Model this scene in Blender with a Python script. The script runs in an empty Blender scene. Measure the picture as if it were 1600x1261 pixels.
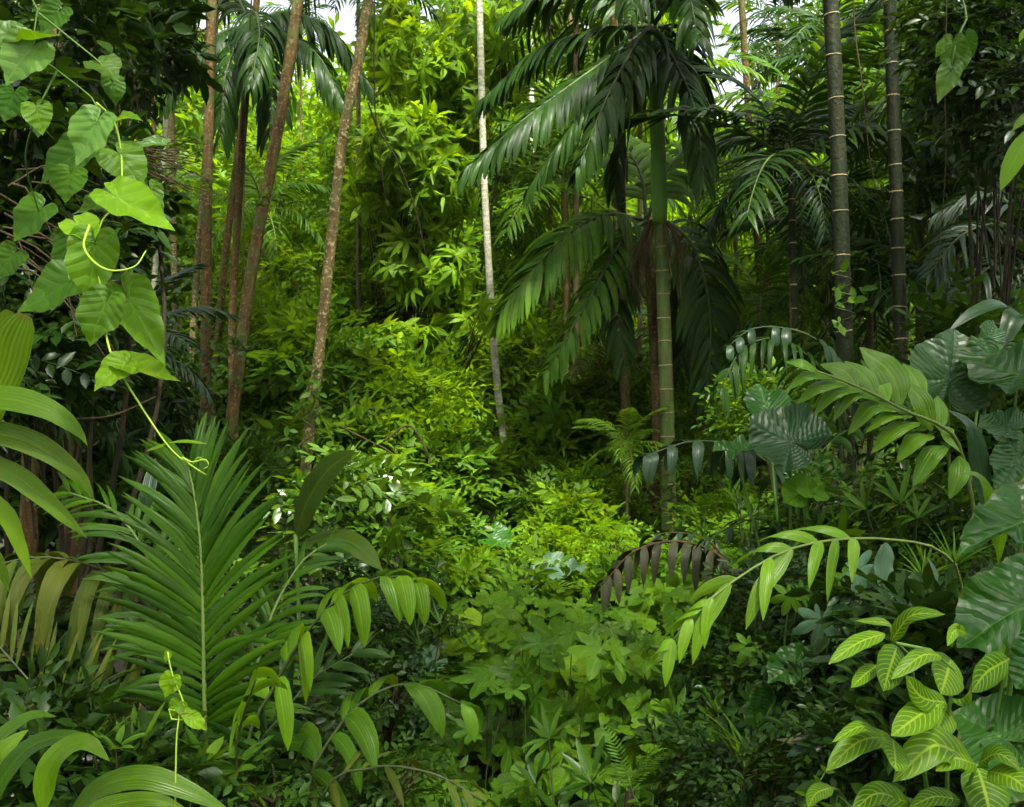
import bpy, math, random
import numpy as np
from mathutils import Matrix, Vector

# ------------------------------------------------------------------ camera, sky, sun, exposure
SC = bpy.context.scene
COL = SC.collection
LENS = 35.0
F = LENS / 36.0 * 1600.0            # focal length in photo pixels
EYE = 2.2
cam_data = bpy.data.cameras.new('camera')
cam_data.lens = LENS
cam_data.sensor_width = 36.0
cam_data.clip_start = 0.05
cam_data.clip_end = 2000.0
cam = bpy.data.objects.new('camera', cam_data)
COL.objects.link(cam)
cam.location = (0, 0, EYE)
cam.rotation_euler = (math.radians(90), 0, 0)
SC.camera = cam

SUN_EL, SUN_AZ = 62.0, 160.0         # degrees; azimuth from +Y (ahead) towards +X
world = bpy.data.worlds.new('World')
SC.world = world
world.use_nodes = True
wn = world.node_tree
wn.nodes.clear()
sky = wn.nodes.new('ShaderNodeTexSky')
sky.sky_type = 'NISHITA'
sky.sun_disc = False
sky.sun_elevation = math.radians(SUN_EL)
sky.sun_rotation = math.radians(SUN_AZ)
sky.air_density = 0.8
sky.dust_density = 7.0
sky.ozone_density = 0.4
bgn = wn.nodes.new('ShaderNodeBackground')
bgn.inputs['Strength'].default_value = 0.14
won = wn.nodes.new('ShaderNodeOutputWorld')
hz = wn.nodes.new('ShaderNodeHueSaturation')        # thin white cloud: the same sky, paler
hz.inputs['Saturation'].default_value = 0.35
hz.inputs['Value'].default_value = 1.25
wn.links.new(sky.outputs[0], hz.inputs['Color'])
wn.links.new(hz.outputs[0], bgn.inputs[0])
wn.links.new(bgn.outputs[0], won.inputs[0])

sun_data = bpy.data.lights.new('sun', 'SUN')
sun_data.energy = 5.0
sun_data.angle = math.radians(5.0)
sun_data.color = (1.0, 0.95, 0.84)
sun = bpy.data.objects.new('sun', sun_data)
COL.objects.link(sun)
_el, _az = math.radians(SUN_EL), math.radians(SUN_AZ)
_sd = Vector((math.cos(_el) * math.sin(_az), math.cos(_el) * math.cos(_az), math.sin(_el)))
sun.rotation_euler = _sd.to_track_quat('Z', 'Y').to_euler()
sun.location = (0, 20, 40)

SC.view_settings.view_transform = 'Standard'
SC.view_settings.look = 'None'
SC.view_settings.gamma = 1.0
SC.view_settings.exposure = 1.8
SC.view_settings.use_curve_mapping = False
SC.render.engine = 'CYCLES'
cy = SC.cycles
cy.use_denoising = True
cy.use_adaptive_sampling = True
cy.adaptive_threshold = 0.02
cy.max_bounces = 6
cy.diffuse_bounces = 4
cy.glossy_bounces = 2
cy.transmission_bounces = 5
cy.transparent_max_bounces = 4
cy.caustics_reflective = False
cy.caustics_refractive = False
cy.sample_clamp_indirect = 6.0

# ------------------------------------------------------------------ helpers
RNG = np.random.default_rng(7)
UP = np.array([0, 0, 1.0])


def P(px, py, d):
    """point seen at photo pixel (px, py) at distance d along the view axis"""
    return np.array([(px - 800.0) / F * d, d, EYE - (py - 630.5) / F * d])


def ground_z(x, y):
    x = np.asarray(x, float); y = np.asarray(y, float)
    z = np.interp(y, [-6, 0, 3, 6, 11, 20, 40, 80, 160], [0, 0.0, .05, .12, .35, 1.0, 3.0, 8, 24])
    sm = lambda t: np.clip(t, 0, 1) ** 2 * (3 - 2 * np.clip(t, 0, 1))
    bank = sm((x - .75) / 1.3) * (1 - sm((y - 6) / 5)) * 1.0
    lbank = sm((-x - 1.0) / 1.5) * (1 - sm((y - 7) / 5)) * .5
    nz = .06 * np.sin(x * 2.3 + y * 1.1) + .05 * np.sin(x * 1.1 - y * 2.7 + 1) + .12 * np.sin(x * .35 + 2) * np.sin(y * .4)
    side = .04 * np.clip(np.abs(x) - 6, 0, 100) ** 1.2
    return z + bank + lbank + nz + side


def norm(a):
    return a / np.maximum(np.linalg.norm(a, axis=-1, keepdims=True), 1e-9)


class MB:
    def __init__(s):
        s.v = []; s.q = []; s.t = []; s.uv = []; s.r = []; s.n = 0

    def add(s, v, q=None, t=None, uv=None, r=None):
        v = np.asarray(v, float).reshape(-1, 3)
        k = len(v)
        s.v.append(v)
        if q is not None and len(q): s.q.append(np.asarray(q, int).reshape(-1, 4) + s.n)
        if t is not None and len(t): s.t.append(np.asarray(t, int).reshape(-1, 3) + s.n)
        s.uv.append(np.zeros((k, 2)) if uv is None else np.asarray(uv, float).reshape(-1, 2))
        if r is None: r = 0.5
        s.r.append(np.broadcast_to(np.asarray(r, float), (k,)) if np.ndim(r) == 0 else np.asarray(r, float).reshape(-1))
        s.n += k
        return s

    def arrays(s):
        v = np.concatenate(s.v) if s.v else np.zeros((0, 3))
        q = np.concatenate(s.q) if s.q else np.zeros((0, 4), int)
        t = np.concatenate(s.t) if s.t else np.zeros((0, 3), int)
        return v, q, t, np.concatenate(s.uv), np.concatenate(s.r)

    def mesh(s, name, mat, base=(0, 0, 0), smooth=True):
        v, q, t, uv, r = s.arrays()
        v = v - np.asarray(base, float)
        me = bpy.data.meshes.new(name)
        loops = np.concatenate([q.ravel(), t.ravel()]).astype(np.int32)
        nf = len(q) + len(t)
        me.vertices.add(len(v)); me.loops.add(len(loops)); me.polygons.add(nf)
        me.vertices.foreach_set('co', v.ravel().astype(np.float32))
        me.loops.foreach_set('vertex_index', loops)
        ls = np.concatenate([np.arange(len(q)) * 4, len(q) * 4 + np.arange(len(t)) * 3]).astype(np.int32)
        me.polygons.foreach_set('loop_start', ls)
        me.polygons.foreach_set('use_smooth', np.full(nf, smooth))
        ul = me.uv_layers.new(name='UVMap')
        ul.data.foreach_set('uv', uv[loops].ravel().astype(np.float32))
        at = me.attributes.new('rnd', 'FLOAT', 'POINT')
        at.data.foreach_set('value', r.astype(np.float32))
        me.update(calc_edges=True)
        if mat: me.materials.append(mat)
        return me


BASE = {}


def thing(name, label, cat, base, group=None):
    o = bpy.data.objects.new(name, None)
    o.empty_display_size = .2
    COL.objects.link(o)
    o.location = base
    o['label'] = label
    o['category'] = cat
    if group: o['group'] = group
    BASE[o.name] = np.asarray(base, float)
    return o


def part(mb, name, mat, parent, stuff=False, label=None):
    b = BASE[parent.name]
    o = bpy.data.objects.new(name, mb.mesh(name, mat, b))
    COL.objects.link(o)
    o.parent = parent
    BASE[o.name] = b
    if stuff: o['kind'] = 'stuff'
    if label: o['label'] = label
    return o


def piece(mesh, name, parent, mat4):
    """one more piece that shares mesh data; mat4 in world space"""
    o = bpy.data.objects.new(name, mesh)
    COL.objects.link(o)
    o.parent = parent
    b = BASE[parent.name]
    m = Matrix([list(map(float, r)) for r in mat4])
    m.translation = m.translation - Vector(map(float, b))
    o.matrix_local = m
    BASE[o.name] = b
    return o


def solo(mb, name, mat, kind, label=None, cat=None, group=None):
    o = bpy.data.objects.new(name, mb.mesh(name, mat))
    COL.objects.link(o)
    if kind: o['kind'] = kind
    if label: o['label'] = label
    if cat: o['category'] = cat
    if group: o['group'] = group
    return o


def copy_tree(o, parent=None):
    c = o.copy(); COL.objects.link(c); c.parent = parent
    BASE[c.name] = BASE.get(o.name, np.zeros(3))
    for ch in list(o.children): copy_tree(ch, c)
    return c


def frame(d, up=UP):
    """rotation matrices: local y -> d, local z close to up"""
    d = norm(np.asarray(d, float)); up = np.broadcast_to(np.asarray(up, float), d.shape)
    x = np.cross(d, up)
    bad = np.linalg.norm(x, axis=-1) < 1e-4
    if np.any(bad): x = np.where(bad[..., None], np.array([1.0, 0, 0]), x)
    x = norm(x); z = np.cross(x, d)
    return np.stack([x, d, z], axis=-1)


def spline(pts, n):
    """Catmull-Rom through pts, n samples evenly spread by length"""
    p = np.asarray(pts, float)
    if len(p) == 2:
        return p[0] + (p[1] - p[0]) * np.linspace(0, 1, n)[:, None]
    e = np.vstack([2 * p[0] - p[1], p, 2 * p[-1] - p[-2]])
    out = []
    m = 12
    for i in range(len(p) - 1):
        t = np.linspace(0, 1, m, endpoint=False)[:, None]
        a, b, c, d = e[i], e[i + 1], e[i + 2], e[i + 3]
        out.append(.5 * ((2 * b) + (c - a) * t + (2 * a - 5 * b + 4 * c - d) * t ** 2 + (3 * b - a - 3 * c + d) * t ** 3))
    out.append(p[-1:])
    o = np.vstack(out)
    s = np.concatenate([[0], np.cumsum(np.linalg.norm(np.diff(o, axis=0), axis=1))])
    u = np.linspace(0, s[-1], n)
    return np.stack([np.interp(u, s, o[:, k]) for k in range(3)], 1)


def tangents(p):
    return norm(np.gradient(p, axis=0))


def tube(mb, path, rad, sides=8, cap=True, r=.5, rough=0, seed=0):
    p = np.asarray(path, float); n = len(p)
    rad = np.broadcast_to(np.asarray(rad, float), (n,))
    t = tangents(p)
    ref = np.array([0, 0, 1.0]) if abs(t[:, 2]).mean() < .8 else np.array([0, 1.0, 0])
    x = norm(np.cross(t, ref)); y = np.cross(x, t)
    a = np.linspace(0, 2 * np.pi, sides, endpoint=False)
    rr = rad[:, None] * np.ones(sides)
    if rough:
        g = np.random.default_rng(seed)
        rr = rr * (1 + rough * g.standard_normal((n, sides)))
    v = p[:, None] + (x[:, None] * np.cos(a)[None, :, None] + y[:, None] * np.sin(a)[None, :, None]) * rr[..., None]
    i = np.arange(n - 1)[:, None] * sides; j = np.arange(sides)[None]; k = (j + 1) % sides
    q = np.stack([i + j, i + k, i + sides + k, i + sides + j], -1).reshape(-1, 4)
    uv = np.stack([np.broadcast_to(a / (2 * np.pi), (n, sides)), np.broadcast_to(np.linspace(0, 1, n)[:, None], (n, sides))], -1)
    tri = []
    vv = v.reshape(-1, 3); uu = uv.reshape(-1, 2)
    if cap:
        vv = np.vstack([vv, p[:1], p[-1:]]); uu = np.vstack([uu, [[0, 0], [0, 1]]])
        c0, c1 = n * sides, n * sides + 1
        tri = [(c0, (b + 1) % sides, b) for b in range(sides)] + [(c1, (n - 1) * sides + b, (n - 1) * sides + (b + 1) % sides) for b in range(sides)]
    mb.add(vv, q, tri, uu, r)
    return mb


PROF = {
    'lance': ([0, .06, .2, .4, .6, .8, .93, 1], [.10, .32, .78, 1, .92, .58, .24, .0]),
    'oval': ([0, .06, .2, .45, .7, .88, 1], [.12, .5, .88, 1, .82, .45, 0]),
    'strap': ([0, .06, .25, .6, .85, 1], [.3, .62, 1, .9, .5, 0]),
    'trunc': ([0, .08, .4, .8, .93, 1], [.3, .55, .88, 1, .85, .35]),
    'needle': ([0, .1, .5, 1], [.5, 1, .8, 0]),
}


def prof(name, n):
    a, b = PROF[name]
    return np.interp(np.linspace(0, 1, n), a, b)


def ribbons(P0, D0, W0, L, W, pname='lance', nseg=5, grav=.5, fold=.15, wav=0.0, g=RNG):
    """n leaf blades; returns verts (n, nseg+1, 3, 3), uv, quads of one blade"""
    P0 = np.atleast_2d(P0).astype(float); D = norm(np.atleast_2d(D0).astype(float)); W0 = np.atleast_2d(W0).astype(float)
    n = len(P0)
    D = np.broadcast_to(D, (n, 3)).copy(); W0 = np.broadcast_to(W0, (n, 3))
    L = np.broadcast_to(np.asarray(L, float), (n,)); W = np.broadcast_to(np.asarray(W, float), (n,))
    gr = np.broadcast_to(np.asarray(grav, float), (n,))
    pr = prof(pname, nseg + 1)
    out = np.zeros((n, nseg + 1, 3, 3))
    p = P0.copy()
    for i in range(nseg + 1):
        w = norm(W0 - (W0 * D).sum(-1, keepdims=True) * D)
        nr = np.cross(w, D)
        wd = (W * pr[i])[:, None]
        wob = (g.standard_normal((n, 1)) * wav * W[:, None]) if wav else 0
        out[:, i, 0] = p - w * wd / 2 + nr * wob
        out[:, i, 1] = p - nr * wd * fold
        out[:, i, 2] = p + w * wd / 2 - nr * wob
        p = p + D * (L / nseg)[:, None]
        D = norm(D + np.array([0, 0, -1.0]) * (gr / nseg)[:, None])
    s = np.linspace(0, 1, nseg + 1)
    uv = np.stack(np.meshgrid([0, .5, 1], s), -1)
    i = np.arange(nseg)[:, None] * 3
    q = np.concatenate([np.stack([i[:, 0] + k, i[:, 0] + k + 1, i[:, 0] + k + 4, i[:, 0] + k + 3], -1) for k in (0, 1)])
    return out, uv.reshape(-1, 2), q


def add_ribbons(mb, res, r=None, g=RNG):
    v, uv, q = res
    n = len(v); k = v.shape[1] * 3
    Q = (q[None] + (np.arange(n) * k)[:, None, None]).reshape(-1, 4)
    if r is None: r = g.random(n)
    mb.add(v.reshape(-1, 3), Q, None, np.tile(uv, (n, 1)), np.repeat(r, k))
    return mb


def curve_leaf(pts, W, pname='lance', nrm=(0, -.6, .8), fold=.12, nseg=14, na=6, wave=0.0, seed=0):
    """one larger hand-placed blade that follows pts"""
    g = np.random.default_rng(seed)
    c = spline(pts, nseg + 1); t = tangents(c)
    nr = np.broadcast_to(np.asarray(nrm, float), t.shape)
    w = norm(np.cross(t, nr)); nn = np.cross(w, t)
    pr = prof(pname, nseg + 1) * W
    u = np.linspace(-1, 1, na + 1)
    ph = g.random() * 6
    s = np.linspace(0, 1, nseg + 1)
    z = (np.abs(u)[None] * fold * pr[:, None]) + wave * pr[:, None] * np.abs(u)[None] * np.sin(s * 17 + ph)[:, None] \
        - .10 * pr[:, None] * (u[None] ** 2)
    v = c[:, None] + w[:, None] * (u[None, :, None] * pr[:, None, None] / 2) + nn[:, None] * z[..., None]
    uv = np.stack(np.meshgrid((u + 1) / 2, s), -1)
    i = np.arange(nseg)[:, None] * (na + 1); j = np.arange(na)[None]
    q = np.stack([i + j, i + j + 1, i + j + na + 2, i + j + na + 1], -1).reshape(-1, 4)
    mb = MB(); mb.add(v, q, None, uv, g.random())
    return mb


POLAR = {
    'heart': ([0, 5, 13, 28, 48, 72, 98, 122, 146, 165, 175, 180], [1, .88, .77, .68, .62, .58, .55, .53, .48, .36, .2, .1]),
    'taro': ([0, 6, 20, 45, 75, 105, 135, 155, 168, 176, 180], [1, .9, .83, .74, .68, .67, .7, .66, .5, .3, .2]),
    'round': ([0, 8, 30, 60, 90, 120, 150, 168, 180], [.95, .86, .8, .75, .72, .69, .62, .45, .15]),
}


def polar_leaf(kind='heart', nt=36, nr=4, cup=.1, droop=.2, fold=.1, wave=.03, rib=0.0, seed=0, lobes=0, scal=0.0):
    g = np.random.default_rng(seed)
    th = np.linspace(-np.pi, np.pi, nt + 1)
    if kind == 'palmate':
        k = lobes or 7
        a = np.abs(th) / np.pi
        x = th / (np.pi * .86) * (k - 1) / 2
        d = np.abs(x - np.round(x))
        env = np.interp(a, [0, .3, .6, .86, 1], [1, .95, .78, .5, .12])
        rr = env * (.36 + .64 * np.clip(1 - d * 2.0, 0, 1) ** .75)
    else:
        A, B = POLAR[kind]
        rr = np.interp(np.degrees(np.abs(th)), A, B)
    pn = g.random(4) * 6.28
    rr = rr * (1 + .025 * np.sin(3 * th + pn[0]) + .02 * np.sin(5 * th + pn[1]) + .012 * np.sin(11 * th + pn[2]) + scal * np.abs(np.sin(th * 14)))
    rho = np.linspace(0, 1, nr + 1)[1:] ** .85
    R = rho[:, None] * rr[None]
    x = R * np.sin(th)[None]; y = R * np.cos(th)[None]
    ph = g.random(3) * 6
    z = cup * R ** 2 + fold * np.abs(x) - droop * np.where(y > 0, y ** 2, .35 * y ** 2) \
        + wave * rho[:, None] ** 2 * (np.sin(5 * th + ph[0]) + .6 * np.sin(9 * th + ph[1]))[None] \
        + rib * rho[:, None] * np.abs(np.sin(th * 8))[None] + .05 * np.sin(3 * x + ph[2]) * np.cos(4 * y + ph[0])
    v = np.concatenate([[[0, 0, 0]], np.stack([x, y, z], -1).reshape(-1, 3)])
    uv = np.concatenate([[[.5, 0]], np.stack([np.broadcast_to(th / (2 * np.pi) + .5, R.shape), np.broadcast_to(rho[:, None], R.shape)], -1).reshape(-1, 2)])
    m = nt + 1
    t = np.stack([np.zeros(nt, int), 1 + np.arange(nt) + 1, 1 + np.arange(nt)], -1)
    qs = []
    for k in range(nr - 1):
        a = 1 + k * m + np.arange(nt)
        qs.append(np.stack([a, a + 1, a + m + 1, a + m], -1))
    q = np.concatenate(qs) if qs else np.zeros((0, 4), int)
    return v, q, t, uv, np.full(len(v), g.random())


def scatter(mb, tm, pos, R, scale, r=None, g=RNG):
    """add a template (v,q,t,uv,rnd) at many places"""
    v, q, t, uv, rv = tm
    pos = np.atleast_2d(pos); n = len(pos); k = len(v)
    scale = np.broadcast_to(np.asarray(scale, float), (n,))
    V = np.einsum('nij,kj->nki', R, v) * scale[:, None, None] + pos[:, None]
    off = (np.arange(n) * k)[:, None, None]
    Q = (q[None] + off).reshape(-1, 4) if len(q) else None
    T = (t[None] + off).reshape(-1, 3) if len(t) else None
    if r is None: r = g.random(n)
    rr = np.mod(rv[None] * .5 + r[:, None], 1.0)
    mb.add(V.reshape(-1, 3), Q, T, np.tile(uv, (n, 1)), rr.reshape(-1))
    return mb


def mat4(pos, R, s=1.0):
    m = np.eye(4); m[:3, :3] = np.asarray(R) * s; m[:3, 3] = pos
    return m


# ------------------------------------------------------------------ materials
def _nodes(name):
    m = bpy.data.materials.new(name); m.use_nodes = True
    nt = m.node_tree; nt.nodes.clear()
    return m, nt, nt.nodes, nt.links


class NB:
    """tiny node helper"""
    def __init__(s, nt): s.nt = nt

    def n(s, typ, **kw):
        o = s.nt.nodes.new(typ)
        for k, v in kw.items(): setattr(o, k, v)
        return o

    def val(s, x, sock):
        if hasattr(x, 'is_output'): s.nt.links.new(x, sock)
        else: sock.default_value = x

    def math(s, op, a, b=0.0, c=None, clamp=False):
        o = s.n('ShaderNodeMath', operation=op, use_clamp=clamp)
        s.val(a, o.inputs[0]); s.val(b, o.inputs[1])
        if c is not None: s.val(c, o.inputs[2])
        return o.outputs[0]

    def mix(s, f, a, b, blend='MIX'):
        o = s.n('ShaderNodeMix', data_type='RGBA', blend_type=blend)
        s.val(f, o.inputs[0])
        s.val(a if hasattr(a, 'is_output') else (*a, 1), o.inputs[6])
        s.val(b if hasattr(b, 'is_output') else (*b, 1), o.inputs[7])
        return o.outputs[2]

    def ramp(s, x, lo, hi):
        o = s.n('ShaderNodeMapRange', interpolation_type='SMOOTHSTEP')
        s.val(x, o.inputs[0]); o.inputs[1].default_value = lo; o.inputs[2].default_value = hi
        return o.outputs[0]

    def noise(s, vec, scale, detail=3.0, rough=.5):
        o = s.n('ShaderNodeTexNoise'); s.nt.links.new(vec, o.inputs['Vector'])
        o.inputs['Scale'].default_value = scale; o.inputs['Detail'].default_value = detail; o.inputs['Roughness'].default_value = rough
        return o.outputs[0]


def leaf_mat(name, c1, c2, tc=None, trans=.4, rough=.4, spec=.5, vein=None, vcol=None, vamt=.6, spots=.0, scol=(.20, .12, .03), nv=9, tgain=1.7, warm=True, brown=.7, relief=None):
    if warm:
        c1 = (c1[0] * 1.14, c1[1], c1[2] * .55); c2 = (c2[0] * 1.14, c2[1], c2[2] * .55)
    spec *= .2; rough -= .02
    m, nt, N, L = _nodes(name)
    b = NB(nt)
    at = b.n('ShaderNodeAttribute', attribute_name='rnd')
    oi = b.n('ShaderNodeObjectInfo')
    rnd = b.math('FRACT', b.math('ADD', at.outputs['Fac'], oi.outputs['Random']))
    co = b.n('ShaderNodeTexCoord')
    geo = b.n('ShaderNodeNewGeometry')
    col = b.mix(rnd, c1, c2)
    nz = b.noise(geo.outputs['Position'], 9.0, 3)
    col = b.mix(b.ramp(nz, .3, .75), col, b.mix(.5, col, tuple(x * .55 for x in c1)))
    # value jitter between blades
    jit = b.math('FRACT', b.math('MULTIPLY', rnd, 7.31))
    hs = b.n('ShaderNodeHueSaturation')
    b.val(col, hs.inputs['Color'])
    b.val(b.math('MULTIPLY_ADD', jit, .55, .72), hs.inputs['Value'])
    col = hs.outputs[0]
    if spots:
        nz2 = b.noise(geo.outputs['Position'], 23.0, 4, .6)
        sp = b.math('MULTIPLY', b.ramp(nz2, .62, .72), spots)
        col = b.mix(sp, col, scol)
    height = None
    if vein:
        uv = b.n('ShaderNodeSeparateXYZ'); L.new(co.outputs['UV'], uv.inputs[0])
        wob = b.noise(geo.outputs['Position'], 14.0, 2)
        u = b.math('ADD', uv.outputs[0], b.math('MULTIPLY', b.math('SUBTRACT', wob, .5), .05 if vein != 'palm' else 0.0))
        v = uv.outputs[1]
        nze = b.noise(geo.outputs['Position'], 17.0, 4, .65)
        edge = b.math('MULTIPLY', b.ramp(b.math('ADD', v, b.math('MULTIPLY', b.math('SUBTRACT', nze, .5), .7)), .97, 1.1), brown)
        col = b.mix(edge, col, (.10, .07, .02))
        au = b.math('MULTIPLY', b.math('ABSOLUTE', b.math('SUBTRACT', u, .5)), 2.0)
        if vein == 'mid':
            f = b.math('SUBTRACT', 1.0, b.ramp(au, .03, .12))
            lat = b.math('ABSOLUTE', b.math('SUBTRACT', b.math('FRACT', b.math('SUBTRACT', b.math('MULTIPLY', v, nv), b.math('MULTIPLY', au, 1.6))), .5))
            f = b.math('MAXIMUM', f, b.math('MULTIPLY', b.math('SUBTRACT', 1.0, b.ramp(lat, .02, .1)), .35))
            height = f
        elif vein == 'sanch':
            f = b.math('SUBTRACT', 1.0, b.ramp(au, .045, .11))
            ph = b.math('SUBTRACT', b.math('MULTIPLY', v, nv), b.math('MULTIPLY', b.math('POWER', au, 1.3), 2.3))
            lat = b.math('ABSOLUTE', b.math('SUBTRACT', b.math('FRACT', ph), .5))
            lf = b.math('SUBTRACT', 1.0, b.ramp(lat, .05, .17))
            lf = b.math('MULTIPLY', lf, b.math('SUBTRACT', 1.0, b.ramp(au, .72, 1.0)))
            f = b.math('MULTIPLY', b.math('MAXIMUM', f, b.math('MULTIPLY', lf, .8)), b.math('MULTIPLY_ADD', jit, .5, .5))
            height = f
        elif vein == 'palm':
            w = b.math('SINE', b.math('MULTIPLY', u, 50.0))
            f = b.math('MULTIPLY_ADD', w, .22, .25)
            md = b.math('SUBTRACT', 1.0, b.ramp(au, .02, .1))
            f = b.math('MAXIMUM', f, md)
            height = w
        elif vein == 'arrow':
            th = b.math('MULTIPLY', b.math('SUBTRACT', u, .5), 6.28318)
            ax = b.math('MULTIPLY', b.math('ABSOLUTE', b.math('SINE', th)), v)
            yy = b.math('MULTIPLY', b.math('COSINE', th), v)
            f = b.math('SUBTRACT', 1.0, b.ramp(ax, .008, .03))
            # side veins sweep forward from the midrib, two strong ones run into the lobes
            lt = b.math('ABSOLUTE', b.math('SUBTRACT', b.math('FRACT', b.math('MULTIPLY', b.math('SUBTRACT', yy, b.math('MULTIPLY', b.math('POWER', ax, .85), .62)), float(nv))), .5))
            f = b.math('MAXIMUM', f, b.math('MULTIPLY', b.math('SUBTRACT', 1.0, b.ramp(lt, .03, .12)), .7))
            lob = b.math('ABSOLUTE', b.math('SUBTRACT', b.math('ABSOLUTE', th), b.math('MULTIPLY_ADD', v, -.25, 2.45)))
            f = b.math('MAXIMUM', f, b.math('MULTIPLY', b.math('SUBTRACT', 1.0, b.ramp(b.math('MULTIPLY', lob, b.math('ADD', v, .1)), .01, .035)), .9))
            fine = b.noise(co.outputs['UV'], 40.0, 3, .6)
            f = b.math('MULTIPLY', f, b.math('MULTIPLY_ADD', fine, .8, .5), clamp=True)
            height = b.math('SUBTRACT', b.math('MULTIPLY', lt, 2.5), f)
        elif vein == 'radial':
            k = b.math('ABSOLUTE', b.math('SUBTRACT', b.math('FRACT', b.math('ADD', b.math('MULTIPLY', b.math('MULTIPLY', b.math('SUBTRACT', u, .5), b.math('MULTIPLY_ADD', v, .35, .82)), float(nv)), .5)), .5))
            thr = b.math('DIVIDE', k, b.math('ADD', b.math('DIVIDE', .018, b.math('ADD', v, .08)), .012))
            f = b.math('SUBTRACT', 1.0, b.ramp(thr, .5, 1.3))
            # secondary veins branching between the main ones
            k2 = b.math('ABSOLUTE', b.math('SUBTRACT', b.math('FRACT', b.math('ADD', b.math('MULTIPLY', v, 7.0), b.math('MULTIPLY', k, 3.2))), .5))
            f2 = b.math('MULTIPLY', b.math('SUBTRACT', 1.0, b.ramp(k2, .03, .12)), .32)
            f = b.math('MAXIMUM', f, f2)
            height = f
        col = b.mix(b.math('MULTIPLY', f, vamt), col, vcol or tuple(min(1, x * 2.2) for x in c2))
    tcol = b.mix(1.0, col, tc or (tgain * 1.25, tgain * 1.05, .45), 'MULTIPLY')
    pb = b.n('ShaderNodeBsdfPrincipled')
    L.new(col, pb.inputs['Base Color'])
    rv = b.math('MULTIPLY_ADD', nz, .25, rough - .12)
    L.new(rv, pb.inputs['Roughness'])
    pb.inputs['Specular IOR Level'].default_value = spec
    bump = b.n('ShaderNodeBump'); bump.inputs['Strength'].default_value = relief if relief is not None else (.6 if vein == 'arrow' else .25); bump.inputs['Distance'].default_value = .006 if vein == 'arrow' else .004
    nzb = b.noise(geo.outputs['Position'], 60.0, 2)
    hgt = nzb if height is None else b.math('MULTIPLY_ADD', nzb, .5, height)
    L.new(hgt, bump.inputs['Height'])
    L.new(bump.outputs[0], pb.inputs['Normal'])
    tl = b.n('ShaderNodeBsdfTranslucent'); L.new(tcol, tl.inputs['Color'])
    mx = b.n('ShaderNodeMixShader'); mx.inputs[0].default_value = trans
    L.new(pb.outputs[0], mx.inputs[1]); L.new(tl.outputs[0], mx.inputs[2])
    out = b.n('ShaderNodeOutputMaterial'); L.new(mx.outputs[0], out.inputs[0])
    return m


def bark_mat(name, c1, c2, c3=None, lich=.0, rough=.85, vs=(6, 6, 1.6), ring=0.0, moss=0.0, mosscol=(.05, .09, .02), bump=.6):
    m, nt, N, L = _nodes(name)
    b = NB(nt)
    geo = b.n('ShaderNodeNewGeometry')
    oi = b.n('ShaderNodeObjectInfo')
    mp = b.n('ShaderNodeMapping'); mp.inputs['Scale'].default_value = vs
    L.new(geo.outputs['Position'], mp.inputs[0])
    n1 = b.noise(mp.outputs[0], 3.0, 6, .65)
    n2 = b.noise(geo.outputs['Position'], 34.0, 4, .6)
    n3 = b.noise(geo.outputs['Position'], 5.0, 4, .6)
    col = b.mix(b.ramp(n1, .3, .7), c1, c2)
    col = b.mix(b.math('MULTIPLY', b.ramp(n2, .52, .66), lich), col, c3 or (.4, .4, .33))
    if moss: col = b.mix(b.math('MULTIPLY', b.ramp(n3, .45, .65), moss), col, mosscol)
    hs = b.n('ShaderNodeHueSaturation'); b.val(col, hs.inputs['Color'])
    b.val(b.math('MULTIPLY_ADD', oi.outputs['Random'], .3, .85), hs.inputs['Value'])
    pb = b.n('ShaderNodeBsdfPrincipled'); L.new(hs.outputs[0], pb.inputs['Base Color'])
    pb.inputs['Roughness'].default_value = rough
    pb.inputs['Specular IOR Level'].default_value = .15
    bp = b.n('ShaderNodeBump'); bp.inputs['Strength'].default_value = bump; bp.inputs['Distance'].default_value = .02
    L.new(b.math('ADD', n1, n2), bp.inputs['Height']); L.new(bp.outputs[0], pb.inputs['Normal'])
    out = b.n('ShaderNodeOutputMaterial'); L.new(pb.outputs[0], out.inputs[0])
    return m

# ------------------------------------------------------------------ palette
M = {}
M['bright'] = leaf_mat('leaf_lime_sunlit', (.06, .165, .010), (.12, .235, .014), trans=.5, rough=.42, spec=.4)  # sunlight on the central foliage put into the leaf colour
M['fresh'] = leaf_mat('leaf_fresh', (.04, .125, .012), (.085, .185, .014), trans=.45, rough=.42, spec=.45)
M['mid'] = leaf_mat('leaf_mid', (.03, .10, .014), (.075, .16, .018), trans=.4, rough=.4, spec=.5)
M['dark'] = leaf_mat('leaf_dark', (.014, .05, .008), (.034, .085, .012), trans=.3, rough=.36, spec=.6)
M['deep'] = leaf_mat('leaf_deep_shade', (.008, .03, .006), (.02, .052, .010), trans=.22, rough=.34, spec=.8)  # with the dark mat, shade of corners and bank put into leaf colour
M['shrub'] = leaf_mat('leaf_glossy_shrub', (.03, .10, .012), (.07, .15, .02), trans=.3, rough=.26, spec=2.6, vein='mid', vamt=.3)
M['whorl'] = leaf_mat('leaf_whorl', (.07, .18, .010), (.13, .25, .014), trans=.5, rough=.4, spec=.4, vein='mid', vamt=.35)
M['palm_dark'] = leaf_mat('palm_leaf_dark', (.008, .034, .005), (.018, .055, .007), trans=.28, rough=.34, spec=.7, vein='palm', vamt=.25)  # shaded fronds: darkness put into the base colour
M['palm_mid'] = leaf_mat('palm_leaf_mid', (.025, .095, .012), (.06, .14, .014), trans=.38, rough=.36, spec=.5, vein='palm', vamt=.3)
M['palm_young'] = leaf_mat('palm_leaf_young', (.019, .072, .002), (.038, .105, .003), trans=.4, rough=.3, spec=.7, vein='palm', vamt=.3, vcol=(.03, .11, .004), spots=.1)
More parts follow.
